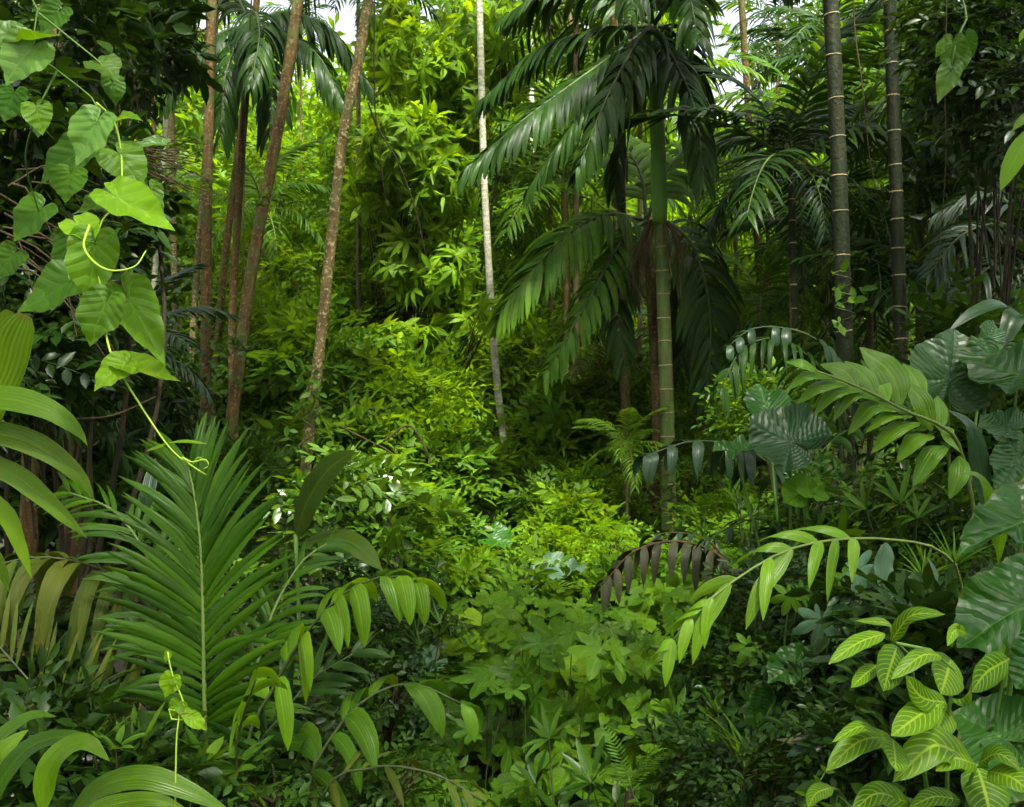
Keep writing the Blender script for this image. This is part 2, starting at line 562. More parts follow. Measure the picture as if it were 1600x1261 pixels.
M['palm_bright'] = leaf_mat('palm_leaf_bright', (.055, .155, .010), (.095, .21, .012), trans=.42, rough=.33, spec=1.0, vein='palm', vamt=.35, spots=.3)
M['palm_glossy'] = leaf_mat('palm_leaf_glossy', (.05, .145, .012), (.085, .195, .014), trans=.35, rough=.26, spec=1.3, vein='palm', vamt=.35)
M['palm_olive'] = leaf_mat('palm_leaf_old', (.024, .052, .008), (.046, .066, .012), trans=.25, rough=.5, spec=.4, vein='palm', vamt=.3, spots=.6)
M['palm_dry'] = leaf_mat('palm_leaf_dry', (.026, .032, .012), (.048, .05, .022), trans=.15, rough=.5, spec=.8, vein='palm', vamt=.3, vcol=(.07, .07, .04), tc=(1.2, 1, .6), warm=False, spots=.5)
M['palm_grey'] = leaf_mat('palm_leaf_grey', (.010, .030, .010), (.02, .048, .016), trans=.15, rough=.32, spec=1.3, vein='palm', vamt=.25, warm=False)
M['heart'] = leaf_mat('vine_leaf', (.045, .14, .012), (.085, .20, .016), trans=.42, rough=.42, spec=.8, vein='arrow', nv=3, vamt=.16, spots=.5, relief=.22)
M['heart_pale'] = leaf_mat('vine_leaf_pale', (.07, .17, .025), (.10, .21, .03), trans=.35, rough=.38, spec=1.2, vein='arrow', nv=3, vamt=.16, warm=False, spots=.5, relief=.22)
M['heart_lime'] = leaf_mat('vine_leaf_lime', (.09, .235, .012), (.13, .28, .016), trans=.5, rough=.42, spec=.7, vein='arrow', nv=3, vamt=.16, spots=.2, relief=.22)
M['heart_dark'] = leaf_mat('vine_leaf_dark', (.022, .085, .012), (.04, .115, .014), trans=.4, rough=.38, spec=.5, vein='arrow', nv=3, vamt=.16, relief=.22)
M['taro'] = leaf_mat('taro_leaf', (.008, .05, .006), (.018, .078, .008), trans=.34, rough=.36, spec=1.2, vein='arrow', nv=5, vamt=.35, vcol=(.06, .17, .02), spots=.2, relief=.4)
M['taro_grey'] = leaf_mat('taro_leaf_grey', (.020, .062, .016), (.032, .082, .02), trans=.3, rough=.36, spec=1.1, vein='arrow', nv=7, vamt=.5, vcol=(.008, .028, .006), warm=False, spots=.2, relief=.4)
M['cover'] = leaf_mat('cover_leaf', (.034, .11, .008), (.07, .16, .010), trans=.45, rough=.45, spec=.4, vein='radial', nv=7, vamt=.3, spots=.2)
M['cover_lime'] = leaf_mat('cover_leaf_lime', (.08, .19, .010), (.12, .24, .012), trans=.45, rough=.42, spec=.4, vein='radial', nv=7, vamt=.25)
M['palmate'] = leaf_mat('palmate_leaf', (.028, .095, .010), (.055, .135, .012), trans=.4, rough=.42, spec=.5, vein='radial', nv=8, vamt=.3, spots=.2)
M['palmate_pale'] = leaf_mat('palmate_leaf_pale', (.05, .11, .06), (.075, .14, .07), trans=.25, rough=.4, spec=.7, vein='radial', nv=8, vamt=.25, warm=False)
M['sanch'] = leaf_mat('veined_leaf', (.035, .115, .006), (.065, .16, .008), trans=.38, rough=.36, spec=.7, vein='sanch', vcol=(.26, .37, .03), vamt=.8, nv=10, spots=.2)
M['fern'] = leaf_mat('fern_leaf', (.07, .19, .02), (.12, .25, .025), trans=.45, rough=.45, spec=.35)
M['litter'] = leaf_mat('dead_leaf', (.022, .017, .006), (.065, .05, .02), trans=.1, rough=.65, spec=.3, tc=(1.1, 1, .8), warm=False)
M['strap'] = leaf_mat('strap_leaf', (.05, .135, .006), (.085, .185, .008), trans=.45, rough=.32, spec=.8, vein='palm', vamt=.3, vcol=(.13, .24, .015), spots=.25)
M['broad_dark'] = leaf_mat('broad_leaf_dark', (.03, .075, .012), (.045, .095, .014), trans=.3, rough=.45, spec=.4, vein='mid', vamt=.25, nv=14)
M['stem'] = bark_mat('green_stem', (.05, .12, .02), (.09, .17, .03), rough=.5, bump=.15)
M['stem_lime'] = bark_mat('lime_stem', (.22, .34, .03), (.28, .40, .04), rough=.5, bump=.1)
M['rachis'] = bark_mat('frond_rib', (.06, .10, .02), (.10, .14, .03), rough=.5, bump=.15)
M['rachis_dark'] = bark_mat('frond_rib_dark', (.02, .04, .012), (.05, .06, .02), rough=.5, bump=.15)
M['twig'] = bark_mat('twig_bark', (.018, .015, .007), (.042, .034, .016))
M['bark_red'] = bark_mat('bark_reddish', (.036, .021, .006), (.10, .058, .016), (.20, .16, .08), lich=.6, vs=(5, 5, 1.2), moss=.5)
M['bark_speck'] = bark_mat('bark_speckled', (.06, .043, .014), (.14, .10, .036), (.32, .29, .15), lich=.85, vs=(5, 5, 2.5), moss=.5)
M['bark_pale'] = bark_mat('bark_pale', (.26, .26, .17), (.52, .51, .39), (.16, .20, .07), lich=.8, vs=(4, 4, 9), moss=.35)
M['bark_palm'] = bark_mat('bark_palm_green', (.03, .06, .012), (.065, .11, .02), (.12, .10, .04), lich=.5, vs=(4, 4, 1), rough=.6, bump=.3, moss=.5, mosscol=(.07, .06, .02))
M['bark_backlit'] = bark_mat('bark_backlit_green', (.004, .009, .003), (.013, .022, .006), (.04, .036, .012), lich=.5, vs=(5, 5, .7), rough=.6, bump=.5, moss=.6, mosscol=(.024, .024, .006))  # near-black green: backlit shade put into the bark colour
M['bark_far'] = bark_mat('bark_far', (.045, .034, .014), (.10, .075, .035), (.2, .18, .11), lich=.4, moss=.3)
M['crownshaft'] = bark_mat('crownshaft_green', (.05, .14, .012), (.085, .19, .018), rough=.5, vs=(2, 2, .4), bump=.1)
M['ring'] = bark_mat('ring_scar', (.16, .13, .06), (.30, .25, .13), rough=.75, bump=.4, vs=(20, 20, 4))
M['fruit'] = bark_mat('fruit_stalk', (.028, .024, .007), (.08, .056, .018), rough=.8)
M['moss'] = leaf_mat('creeper_leaf', (.09, .19, .014), (.15, .25, .018), trans=.4, rough=.45, spec=.35)


def soil_mat():
    m, nt, N, L = _nodes('forest_soil'); b = NB(nt)
    geo = b.n('ShaderNodeNewGeometry')
    a = b.noise(geo.outputs['Position'], 3.0, 6, .6); c = b.noise(geo.outputs['Position'], 22.0, 5, .65); d = b.noise(geo.outputs['Position'], .7, 3)
    col = b.mix(b.ramp(a, .3, .7), (.011, .010, .005), (.03, .024, .011))
    col = b.mix(b.ramp(c, .5, .7), col, (.045, .034, .015))
    col = b.mix(b.math('MULTIPLY', b.ramp(d, .45, .65), .6), col, (.022, .05, .012))
    pb = b.n('ShaderNodeBsdfPrincipled'); L.new(col, pb.inputs['Base Color']); pb.inputs['Roughness'].default_value = .9
    bp = b.n('ShaderNodeBump'); bp.inputs['Strength'].default_value = .8; bp.inputs['Distance'].default_value = .05
    L.new(b.math('ADD', a, c), bp.inputs['Height']); L.new(bp.outputs[0], pb.inputs['Normal'])
    o = b.n('ShaderNodeOutputMaterial'); L.new(pb.outputs[0], o.inputs[0])
    return m


# ------------------------------------------------------------------ ground
def build_ground():
    xs = np.concatenate([-np.geomspace(120, 8, 26), np.linspace(-7.8, 7.8, 79), np.geomspace(8, 120, 26)])
    ys = np.concatenate([np.linspace(-12, -.4, 15), np.linspace(0, 16, 81), np.geomspace(16.5, 160, 50)])
    X, Y = np.meshgrid(xs, ys); Z = ground_z(X, Y)
    nx, ny = len(xs), len(ys)
    i = np.arange(ny - 1)[:, None] * nx; j = np.arange(nx - 1)[None]
    q = np.stack([i + j, i + j + 1, i + j + nx + 1, i + j + nx], -1).reshape(-1, 4)
    mb = MB(); mb.add(np.stack([X, Y, Z], -1), q, None, np.stack([X, Y], -1))
    solo(mb, 'ground', soil_mat(), 'structure', 'dark forest soil sloping gently uphill under the plants', 'ground')


build_ground()


def on_ground(x, y, dz=0.0):
    return np.array([x, y, float(ground_z(x, y)) + dz])


def foot(px, d, dz=-.03):
    """ground point below photo column px at distance d"""
    return on_ground((px - 800) / F * d, d, dz)


# ------------------------------------------------------------------ leaf-spray templates (local: y = growth direction, z = up)
def tm_of(mb): return mb.arrays()


def t_leaf(L=1.0, W=.36, pname='lance', nseg=3, grav=.5, fold=.12):
    mb = MB(); add_ribbons(mb, ribbons([[0, 0, 0]], [[0, 1, .1]], [[1, 0, 0]], [L], [W], pname, nseg, grav, fold), np.array([.3])); return tm_of(mb)


def t_twig(seed, n=9, L=.42, lf=.17, w=.065, pname='lance', nseg=3, grav=.7, spread=60):
    g = np.random.default_rng(seed); mb = MB()
    t = np.linspace(.12, 1, n); sg = np.where(np.arange(n) % 2, 1, -1) * 1.0; sg[-1] = 0
    pos = np.stack([.012 * g.standard_normal(n), t * L, -.12 * L * t ** 2], -1)
    a = np.radians(spread + g.normal(0, 9, n)) * sg
    D = np.stack([np.sin(a), np.cos(a), g.normal(.1, .18, n)], -1)
    Wv = np.cross(D, np.stack([g.normal(0, .25, n), g.normal(0, .25, n), np.ones(n)], -1))
    add_ribbons(mb, ribbons(pos, D, Wv, lf * g.uniform(.75, 1.15, n), w * g.uniform(.8, 1.1, n), pname, nseg, grav * g.uniform(.5, 1.5, n), .14), g.random(n) * .5)
    tube(mb, [(0, 0, 0), (0, L * .5, -.03 * L), (0, L, -.12 * L)], [.004, .003, .0015], 3, False, .1)
    return tm_of(mb)


def t_whorl(seed, n=7, lf=.26, w=.075, tilt=.35, nseg=3, grav=.8, pname='lance'):
    """leaves radiating round the tip of a shoot that points along +y"""
    g = np.random.default_rng(seed); mb = MB()
    a = np.arange(n) * 2 * np.pi / n + g.normal(0, .2, n)
    el = g.normal(tilt, .22, n)
    D = np.stack([np.cos(a), el, np.sin(a)], -1)
    Wv = np.cross(D, [0, 1, 0])
    v, uv, q = ribbons(np.zeros((n, 3)), D, Wv, lf * g.uniform(.7, 1.15, n), w * g.uniform(.85, 1.15, n), pname, nseg, 0, .12)
    # droop against the shoot direction
    r2 = (v[..., 0] ** 2 + v[..., 2] ** 2)
    v[..., 1] -= grav * r2 / lf
    add_ribbons(mb, (v, uv, q), g.random(n) * .5)
    tube(mb, [(0, -.14, 0), (0, 0, 0)], [.004, .003], 3, False, .1)
    return tm_of(mb)


def t_fern(seed, n=13, L=.5, lf=.14, w=.03, grav=.3):
    g = np.random.default_rng(seed); mb = MB()
    t = np.linspace(.08, 1, n)
    y = t * L; z = .10 * L * np.sin(t * 1.5) - .35 * L * t ** 2.2
    ln = lf * np.sin(np.pi * (t * .93 + .05)) ** .7 + .01
    for s in (-1, 1):
        D = np.stack([s * np.ones(n), .35 + .3 * t, -.15 + g.normal(0, .08, n)], -1)
        Wv = np.tile([0, 1.0, -.2], (n, 1))
        add_ribbons(mb, ribbons(np.stack([0 * t, y, z], -1), D, Wv, ln, np.full(n, w), 'needle', 2, grav, .1), g.random(n) * .3)
    tube(mb, np.stack([0 * t, y, z], -1), np.linspace(.004, .001, n), 3, False, .2)
    return tm_of(mb)


def t_palmfrond(seed, n=22, L=1.6, lf=.5, w=.045, bend=1.1, pend=.9, nseg=4, lift=.25, el=.5):
    """a whole small palm frond as one spray"""
    g = np.random.default_rng(seed)
    k = 16; p = np.zeros(3); d = norm(np.array([0, 1.0, el])); pts = []
    for i in range(k):
        pts.append(p); p = p + d * L / (k - 1); d = norm(d + np.array([0, 0, -1.0]) * bend / k)
    mb = MB(); ra = MB()
    res, rp = frond_geo(pts, (0, 0, 1), n, lf, w, grav=pend, lift=lift, nseg=nseg, seed=seed)
    add_ribbons(mb, res, g.random(len(res[0])) * .4)
    tube(ra, rp, np.linspace(.018, .004, len(rp)), 5, False, .2)
    return mb, ra


def frond_geo(pts, nrm, n, leafL, leafW, ang=(65, 28), t0=.12, grav=.6, lift=.2, pname='strap', nseg=6, seed=0, sides=(-1, 1), jit=.07,
              fold=.16, shape=((0, .12, .45, .8, 1), (.6, .82, 1, .78, .5)), wav=0.0, t1=1.0):
    g = np.random.default_rng(seed)
    rp = spline(pts, 26); T = tangents(rp)
    s = np.linspace(0, 1, 26)
    pos, D, W, LL, GG = [], [], [], [], []
    for sg in sides:
        t = np.clip(np.linspace(t0, t1, n) + g.normal(0, .25 / n, n) + (.25 / n if sg > 0 else 0), 0, 1)
        p = np.stack([np.interp(t, s, rp[:, k]) for k in range(3)], 1)
        tt = norm(np.stack([np.interp(t, s, T[:, k]) for k in range(3)], 1))
        S = norm(np.cross(tt, np.broadcast_to(np.asarray(nrm, float), tt.shape))); Nn = np.cross(S, tt)
        a = np.radians(np.interp(t, [t0, 1], ang) + g.normal(0, 4, n))[:, None]
        lf = lift * (1 - .4 * t)[:, None] + g.normal(0, jit, (n, 1))
        d = np.cos(a) * tt + np.sin(a) * (sg * S * np.cos(lf) + Nn * np.sin(lf))
        pos.append(p); D.append(norm(d)); W.append(tt * sg + Nn * g.normal(0, .25, (n, 1)))
        LL.append(leafL * np.interp(t, shape[0], shape[1]) * g.uniform(.9, 1.08, n)); GG.append(grav * g.uniform(.75, 1.3, n))
    pos, D, W, LL, GG = map(np.concatenate, (pos, D, W, LL, GG))
    keep = g.random(len(LL)) > .04                       # a few leaflets are missing, a few broken or bent
    pos, D, W, LL, GG = pos[keep], D[keep], W[keep], LL[keep], GG[keep]
    bent = g.random(len(LL)) < .08
    GG = np.where(bent, GG + g.uniform(.6, 1.6, len(LL)), GG); LL = np.where(g.random(len(LL)) < .06, LL * g.uniform(.5, .85, len(LL)), LL)
    return ribbons(pos, D, W, LL, leafW * (.55 + .45 * LL / LL.max()), pname, nseg, GG, fold, wav, g), rp


def frond(parent, pts, nrm=(0, 0, 1), n=14, leafL=.4, leafW=.04, mat='palm_mid', rmat='rachis', rw=(.012, .003), sep=False, name='frond', leafname='leaflet', **kw):
    """part: the rib of the frond; sub-parts: its leaflets, one by one where they can be told apart"""
    res, rp = frond_geo(pts, nrm, n, leafL, leafW, **kw)
    ra = MB(); tube(ra, rp, np.linspace(rw[0], rw[1], len(rp)), 6, True)
    fo = part(ra, name, M[rmat], parent)
    v, uv, q = res
    g = np.random.default_rng(kw.get('seed', 0) + 99)
    if sep:
        for k in range(len(v)):
            mb = MB(); mb.add(v[k], q, None, uv, g.random()); part(mb, leafname, M[mat], fo)
    else:
        mb = MB(); add_ribbons(mb, res, g.random(len(v)) * .6); part(mb, leafname + 's', M[mat], fo, True)
    return fo


# ------------------------------------------------------------------ foliage clouds
def blob_points(blobs, n, g, shell=.55):
    """n points in ellipsoids given as (px, py, distance, radius_px_x, radius_px_y, radius_depth_m)"""
    w = np.array([b[3] * b[4] * (b[2] ** .5) for b in blobs], float); w /= w.sum()
    pos, out = [], []
    for b, k in zip(blobs, np.maximum(1, (w * n).astype(int))):
        u = norm(g.standard_normal((k, 3))); r = g.random((k, 1)) ** (1 / 3.0) * (1 - shell) + shell * g.random((k, 1)) ** .2
        c = P(b[0], b[1], b[2]); m = b[2] / F
        rad = np.array([b[3] * m, b[5], b[4] * m])
        pos.append(c + u * r * rad); out.append(norm(u * np.array([1, 1, .8])))
    return np.concatenate(pos), np.concatenate(out)


def spray_dirs(out, g, droop=.2, rand=.6, outw=.7):
    n = len(out)
    return norm(out * outw + g.standard_normal((n, 3)) * rand * np.array([1, 1, .6]) + np.array([0, 0, -droop]))


def shrub(name, label, cat, mat, tms, blobs, n, size=1.0, group=None, stem='twig', sep=0, sepname='leaf_spray', seed=0, droop=.2, rand=.6, outw=.7,
          base=None, stemr=.02, upn=.5, shell=.55):
    g = np.random.default_rng(seed + 1000)
    c = np.mean([P(*b[:3]) for b in blobs], 0)
    b0 = on_ground(c[0], c[1], -.03) if base is None else np.asarray(base, float)
    o = thing(name, label, cat, b0, group)
    pos, out = blob_points(blobs, n, g, shell)
    D = spray_dirs(out, g, droop, rand, outw)
    upv = norm(UP + g.standard_normal(pos.shape) * upn)
    R = frame(D, upv)
    sc = size * g.uniform(.7, 1.25, len(pos))
    # the pieces that show largest (nearest the camera side) become parts of their own
    order = np.argsort(pos[:, 1] - .6 * sc)
    k = min(sep, len(pos))
    near, rest = order[:k], order[k:]
    if k:
        meshes = []
        for t in tms:
            mb = MB(); mb.add(*t); meshes.append(mb.mesh(sepname, M[mat]))
        for i in near:
            piece(meshes[int(g.integers(len(meshes)))], sepname, o, mat4(pos[i], R[i], sc[i]))
    if len(rest):
        mb = MB()
        ch = g.integers(len(tms), size=len(rest))
        for j, t in enumerate(tms):
            s = rest[ch == j]
            if len(s): scatter(mb, t, pos[s], R[s], sc[s], None, g)
        part(mb, 'foliage', M[mat], o, True)
    if stem:
        for bl in blobs:
            e = P(*bl[:3]); mid = (b0 + e) / 2 + g.normal(0, .08, 3) * np.linalg.norm(e - b0) * .5
            mb = MB(); tube(mb, spline([b0, mid, e], 14), np.linspace(stemr, stemr * .35, 14), 6)
            part(mb, 'stem', M[stem], o)
            m2 = MB()
            for q in range(7):
                st = b0 + (e - b0) * g.uniform(.45, .95); u = norm(g.standard_normal(3)); mm = bl[2] / F
                en = e + u * np.array([bl[3] * mm, bl[5], bl[4] * mm]) * .8
                tube(m2, spline([st, (st + en) / 2 + np.array([0, 0, .1 * np.linalg.norm(en - st)]), en], 8), np.linspace(stemr * .4, .003, 8), 4, False)
            part(m2, 'branches', M[stem], o, True)
    return o


# ------------------------------------------------------------------ trunks
def trunk_path(pts, n=40, wob=.0, seed=0):
    p = spline(pts, n)
    g = np.random.default_rng(seed)
    if wob:
        for k in range(2):
            ph = g.random(3) * 6; s = np.linspace(0, 1, n)
            p = p + wob * np.stack([np.sin(s * (5 + 4 * k) + ph[0]), np.sin(s * (4 + 5 * k) + ph[1]), 0 * s], -1) / (k + 1)
    return p


def trunk(parent, pts, r0, r1, mat, n=60, sides=14, rough=.025, ridges=0, seed=0, wob=0.0, flare=.35, name='trunk'):
    p = trunk_path(pts, n, wob, seed)
    s = np.linspace(0, 1, n)
    rad = r0 + (r1 - r0) * s + r0 * flare * np.exp(-s * 14)
    if ridges:
        rad = rad * (1 + .035 * (np.mod(np.arange(n), max(2, n // ridges)) == 0))
    mb = MB(); tube(mb, p, rad, sides, True, .5, rough, seed)
    return part(mb, name, M[mat], parent), p, rad


def ring_scar(parent, p, rad, t, mat='ring', h=.018, grow=1.05, tilt=0.0):
    """one leaf-scar ring round a palm trunk at fraction t"""
    n = len(p); k = t * (n - 1)
    c = np.array([np.interp(k, range(n), p[:, a]) for a in range(3)]); r = float(np.interp(k, range(n), rad))
    i = int(min(k, n - 2)); d = norm(p[i + 1] - p[i])
    g = np.random.default_rng(int(t * 99991))
    ax = norm(d + np.array([g.normal(0, .05), g.normal(0, .05), 0]))
    mb = MB(); tube(mb, [c - ax * h * .5, c - ax * h * .25, c + ax * h * .25, c + ax * h * .5], np.array([.99, grow, grow, .99]) * r, 18, False, .5, .006, int(t * 1e4))
    return part(mb, 'ring_scar', M[mat], parent)

M['ring_pale'] = bark_mat('ring_pale_trunk', (.16, .15, .09), (.28, .27, .19), rough=.8)
M['dry_twig'] = bark_mat('dry_twig', (.022, .017, .007), (.05, .036, .015), rough=.85)

# ------------------------------------------------------------------ background trees and palms
def crown_mesh(seed, rad, ncl, per, lf, w, kind='leaf'):
    g = np.random.default_rng(seed)
    u = norm(g.standard_normal((ncl, 3))); r = g.random((ncl, 1)) ** .45
    cc = u * r * np.asarray(rad)
    mb = MB()
    if kind == 'leaf': tm = t_leaf(lf, w, 'lance', 2, .5, .15)
    elif kind == 'twig': tm = t_twig(seed, 7, lf * 2.2, lf, w, nseg=2)
    else: tm = t_whorl(seed, 6, lf, w, nseg=2)
    pos, D = [], []
    for c, uu in zip(cc, u):
        k = int(per * g.uniform(.5, 1.4)); cr = g.uniform(.16, .30) * np.mean(rad)
        q = g.standard_normal((k, 3)) * cr * np.array([.62, .62, .34])
        pos.append(c + q); D.append(norm(q) * .6 + uu * .5)
    pos = np.concatenate(pos); D = norm(np.concatenate(D) + g.standard_normal(pos.shape) * .5 + np.array([0, 0, -.25]))
    R = frame(D, norm(UP + g.standard_normal(pos.shape) * .5))
    scatter(mb, tm, pos, R, g.uniform(.7, 1.3, len(pos)), None, g)
    br = MB()
    b0 = np.array([0, 0, -rad[2] * 1.0])
    for c in cc[:: max(1, ncl // 26)]:
        tube(br, spline([b0, b0 * .35 + c * .3, c], 8), np.linspace(.09, .012, 8) * np.mean(rad) / 3, 5, False)
    return mb.mesh('crown', M['mid']), br.mesh('branches', M['twig'])


CR = {
    'a': crown_mesh(11, (2.6, 2.6, 3.2), 70, 60, .30, .11),
    'b': crown_mesh(12, (3.0, 3.0, 2.4), 64, 18, .26, .09, 'twig'),
    'c': crown_mesh(13, (2.4, 2.4, 3.6), 60, 17, .30, .10, 'whorl'),
    'e': crown_mesh(15, (2.8, 2.8, 2.6), 60, 26, .26, .11),  # sparse crown made for dappled shade from the added trees
    'd': crown_mesh(14, (2.8, 2.8, 2.6), 80, 60, .22, .10),
}


def set_mat(o, mat):
    o.material_slots[0].link = 'OBJECT'
    o.material_slots[0].material = M[mat]


def bg_tree(px, py, d, s, var, mat, label, seed, sz=(1, 1, 1), bark='bark_far', group=None, tr=.14, name='broadleaf_tree', trunk_on=True):
    g = np.random.default_rng(seed)
    c = P(px, py, d)
    b = on_ground(c[0] + g.normal(0, .5), d + g.normal(0, .4), -.1)
    o = thing(name, label, 'tree', b, group)
    top = c + np.array([0, 0, -CRH[var] * s * sz[2] * .9])
    if top[2] < b[2] + .4: top[2] = b[2] + .4
    trunk(o, [b, b * .5 + top * .5 + g.normal(0, .2, 3) * np.array([1, 1, 0]), top, top + (c - top) * .5], tr, tr * .5, bark, 30, 10, .03, seed=seed)
    a = g.random() * 6.28
    R = np.array([[math.cos(a), -math.sin(a), 0], [math.sin(a), math.cos(a), 0], [0, 0, 1]]) @ np.diag(sz)
    k = piece(CR[var][0], 'crown', o, mat4(c, R, s)); k['kind'] = 'stuff'; set_mat(k, mat)
    k = piece(CR[var][1], 'branches', o, mat4(c, R, s)); k['kind'] = 'stuff'
    return o


CRH = {'a': 3.2, 'b': 2.4, 'c': 3.6, 'd': 2.6, 'e': 2.6}

PF = []
for sd, kw in ((1, dict(L=1.9, lf=.62, w=.05, bend=1.5, pend=1.6, el=.6)), (2, dict(L=1.8, lf=.55, w=.05, bend=1.2, pend=1.0, el=.4)), (3, dict(L=1.7, lf=.6, w=.045, bend=1.8, pend=2.2, el=.5))):
    a_, b_ = t_palmfrond(sd, 24, **kw)
    PF.append((a_.mesh('leaflets', M['palm_mid']), b_.mesh('frond', M['rachis'])))


def bg_palm(px, py, d, s, mat, label, seed, nf=10, lean=0.0, r=.08, bark='bark_far', group=None, trunk_to=None, els=(1.2, -.5)):
    g = np.random.default_rng(seed)
    c = P(px, py, d)
    b = foot(px if trunk_to is None else trunk_to, d)
    o = thing('palm_tree', label, 'palm', b, group)
    trunk(o, [b, b * .5 + c * .5 + np.array([lean, 0, 0]), c], r, r * .75, bark, 50, 10, .02, ridges=16, seed=seed)
    for i in range(nf):
        a = i * 2.399 + g.normal(0, .2); el = np.interp(i / (nf - 1), [0, 1], els) + g.normal(0, .12)
        dr = np.array([math.cos(a) * math.cos(el), math.sin(a) * math.cos(el), math.sin(el)])
        R = frame(dr[None], UP)[0]
        lf, ra = PF[int(g.integers(3))]
        k = piece(ra, 'frond', o, mat4(c, R, s * g.uniform(.85, 1.15)))
        h = bpy.data.objects.new('leaflets', lf); COL.objects.link(h); h.parent = k; h['kind'] = 'stuff'; set_mat(h, mat)
    return o


# a tall wall of forest: far crowns first, lit centre and shaded sides put into colour
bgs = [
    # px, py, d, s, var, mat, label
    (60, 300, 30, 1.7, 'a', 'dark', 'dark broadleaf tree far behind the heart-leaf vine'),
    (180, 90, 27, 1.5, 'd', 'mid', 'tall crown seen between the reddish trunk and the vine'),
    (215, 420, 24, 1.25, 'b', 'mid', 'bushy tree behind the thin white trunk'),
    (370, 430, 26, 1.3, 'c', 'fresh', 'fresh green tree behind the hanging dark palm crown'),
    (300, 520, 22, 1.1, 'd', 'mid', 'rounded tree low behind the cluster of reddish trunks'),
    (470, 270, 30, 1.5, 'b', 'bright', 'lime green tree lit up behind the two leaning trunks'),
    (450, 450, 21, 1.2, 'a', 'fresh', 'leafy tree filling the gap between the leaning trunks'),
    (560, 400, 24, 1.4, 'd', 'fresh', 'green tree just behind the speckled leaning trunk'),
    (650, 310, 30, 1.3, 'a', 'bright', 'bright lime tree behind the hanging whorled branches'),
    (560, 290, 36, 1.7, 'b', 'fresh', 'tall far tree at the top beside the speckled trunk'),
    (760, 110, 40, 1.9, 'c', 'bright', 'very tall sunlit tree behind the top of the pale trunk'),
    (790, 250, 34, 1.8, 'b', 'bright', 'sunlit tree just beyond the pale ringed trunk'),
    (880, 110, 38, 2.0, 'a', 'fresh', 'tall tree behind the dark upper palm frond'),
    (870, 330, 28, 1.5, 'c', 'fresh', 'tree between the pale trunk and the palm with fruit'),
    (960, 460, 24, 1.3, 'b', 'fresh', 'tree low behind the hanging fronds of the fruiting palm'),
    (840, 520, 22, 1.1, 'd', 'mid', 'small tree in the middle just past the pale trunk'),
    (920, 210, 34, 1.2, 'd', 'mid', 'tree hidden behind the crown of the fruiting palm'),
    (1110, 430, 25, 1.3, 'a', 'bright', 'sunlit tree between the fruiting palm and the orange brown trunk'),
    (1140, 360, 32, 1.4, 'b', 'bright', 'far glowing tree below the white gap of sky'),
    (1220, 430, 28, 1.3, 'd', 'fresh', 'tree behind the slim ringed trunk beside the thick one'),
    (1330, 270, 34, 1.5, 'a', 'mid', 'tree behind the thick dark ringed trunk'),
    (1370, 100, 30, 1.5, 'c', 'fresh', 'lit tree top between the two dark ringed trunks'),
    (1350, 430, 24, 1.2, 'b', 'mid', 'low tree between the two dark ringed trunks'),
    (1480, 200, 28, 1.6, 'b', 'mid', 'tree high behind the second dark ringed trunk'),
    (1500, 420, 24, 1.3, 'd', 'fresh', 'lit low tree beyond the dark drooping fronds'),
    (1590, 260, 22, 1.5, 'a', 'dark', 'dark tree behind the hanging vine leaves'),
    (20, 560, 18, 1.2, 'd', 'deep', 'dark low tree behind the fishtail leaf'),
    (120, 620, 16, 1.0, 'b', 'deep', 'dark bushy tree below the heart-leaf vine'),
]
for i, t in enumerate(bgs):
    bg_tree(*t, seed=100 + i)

far = [(-250, 250, 50, 2.6, 'far tree beyond the picture edge behind the heart-leaf vine'), (100, 200, 55, 2.6, 'far tree behind the dark leaves over the heart-leaf vine'),
       (330, 250, 52, 2.6, 'far tree behind the straight reddish palm trunk'), (520, 360, 48, 2.0, 'far tree seen through the gap before the speckled leaning trunk'),
       (700, 340, 55, 2.6, 'far tree deep behind the lime whorled leaves'), (900, 340, 50, 2.4, 'far tree deep behind the low sweeping palm fronds'),
       (1080, 400, 55, 2.2, 'far tree deep in the gap right of the fruiting palm'), (1250, 360, 50, 2.4, 'far tree deep behind the slim ringed trunk'),
       (1450, 300, 55, 2.8, 'far tree deep behind the second ringed trunk'), (1650, 250, 50, 2.6, 'far tree deep behind the dark corner leaves'), (1850, 200, 45, 2.6, 'far tree outside the edge beyond the grey fronds')]
for i, (px, py, d, s, lb) in enumerate(far):
    bg_tree(px, py, d, s, 'abcd'[i % 4], ('fresh', 'mid', 'bright')[i % 3], lb, 300 + i, group='distant forest trees')

# unseen trees added over and behind the viewer to shade the near plants
def shade_tree(x, y, z, bx, by, s, var, mat, seed):
    g = np.random.default_rng(seed)
    b = on_ground(bx, by, -.1); c = np.array([x, y, z], float)
    o = thing('broadleaf_tree', 'unseen tree added above the picture, its crown shading the near plants', 'tree', b, 'added shade trees over the viewer')
    top = c - np.array([0, 0, CRH[var] * s * .85])
    trunk(o, [b, (b + top) / 2, top, top * .6 + c * .4], .2, .09, 'bark_far', 40, 12, .03, seed=seed)
    a = g.random() * 6.28
    R = np.array([[math.cos(a), -math.sin(a), 0], [math.sin(a), math.cos(a), 0], [0, 0, 1]]) @ np.diag([1, 1, .6])
    k = piece(CR[var][0], 'crown', o, mat4(c, R, s)); k['kind'] = 'stuff'; set_mat(k, mat)
    k = piece(CR[var][1], 'branches', o, mat4(c, R, s)); k['kind'] = 'stuff'


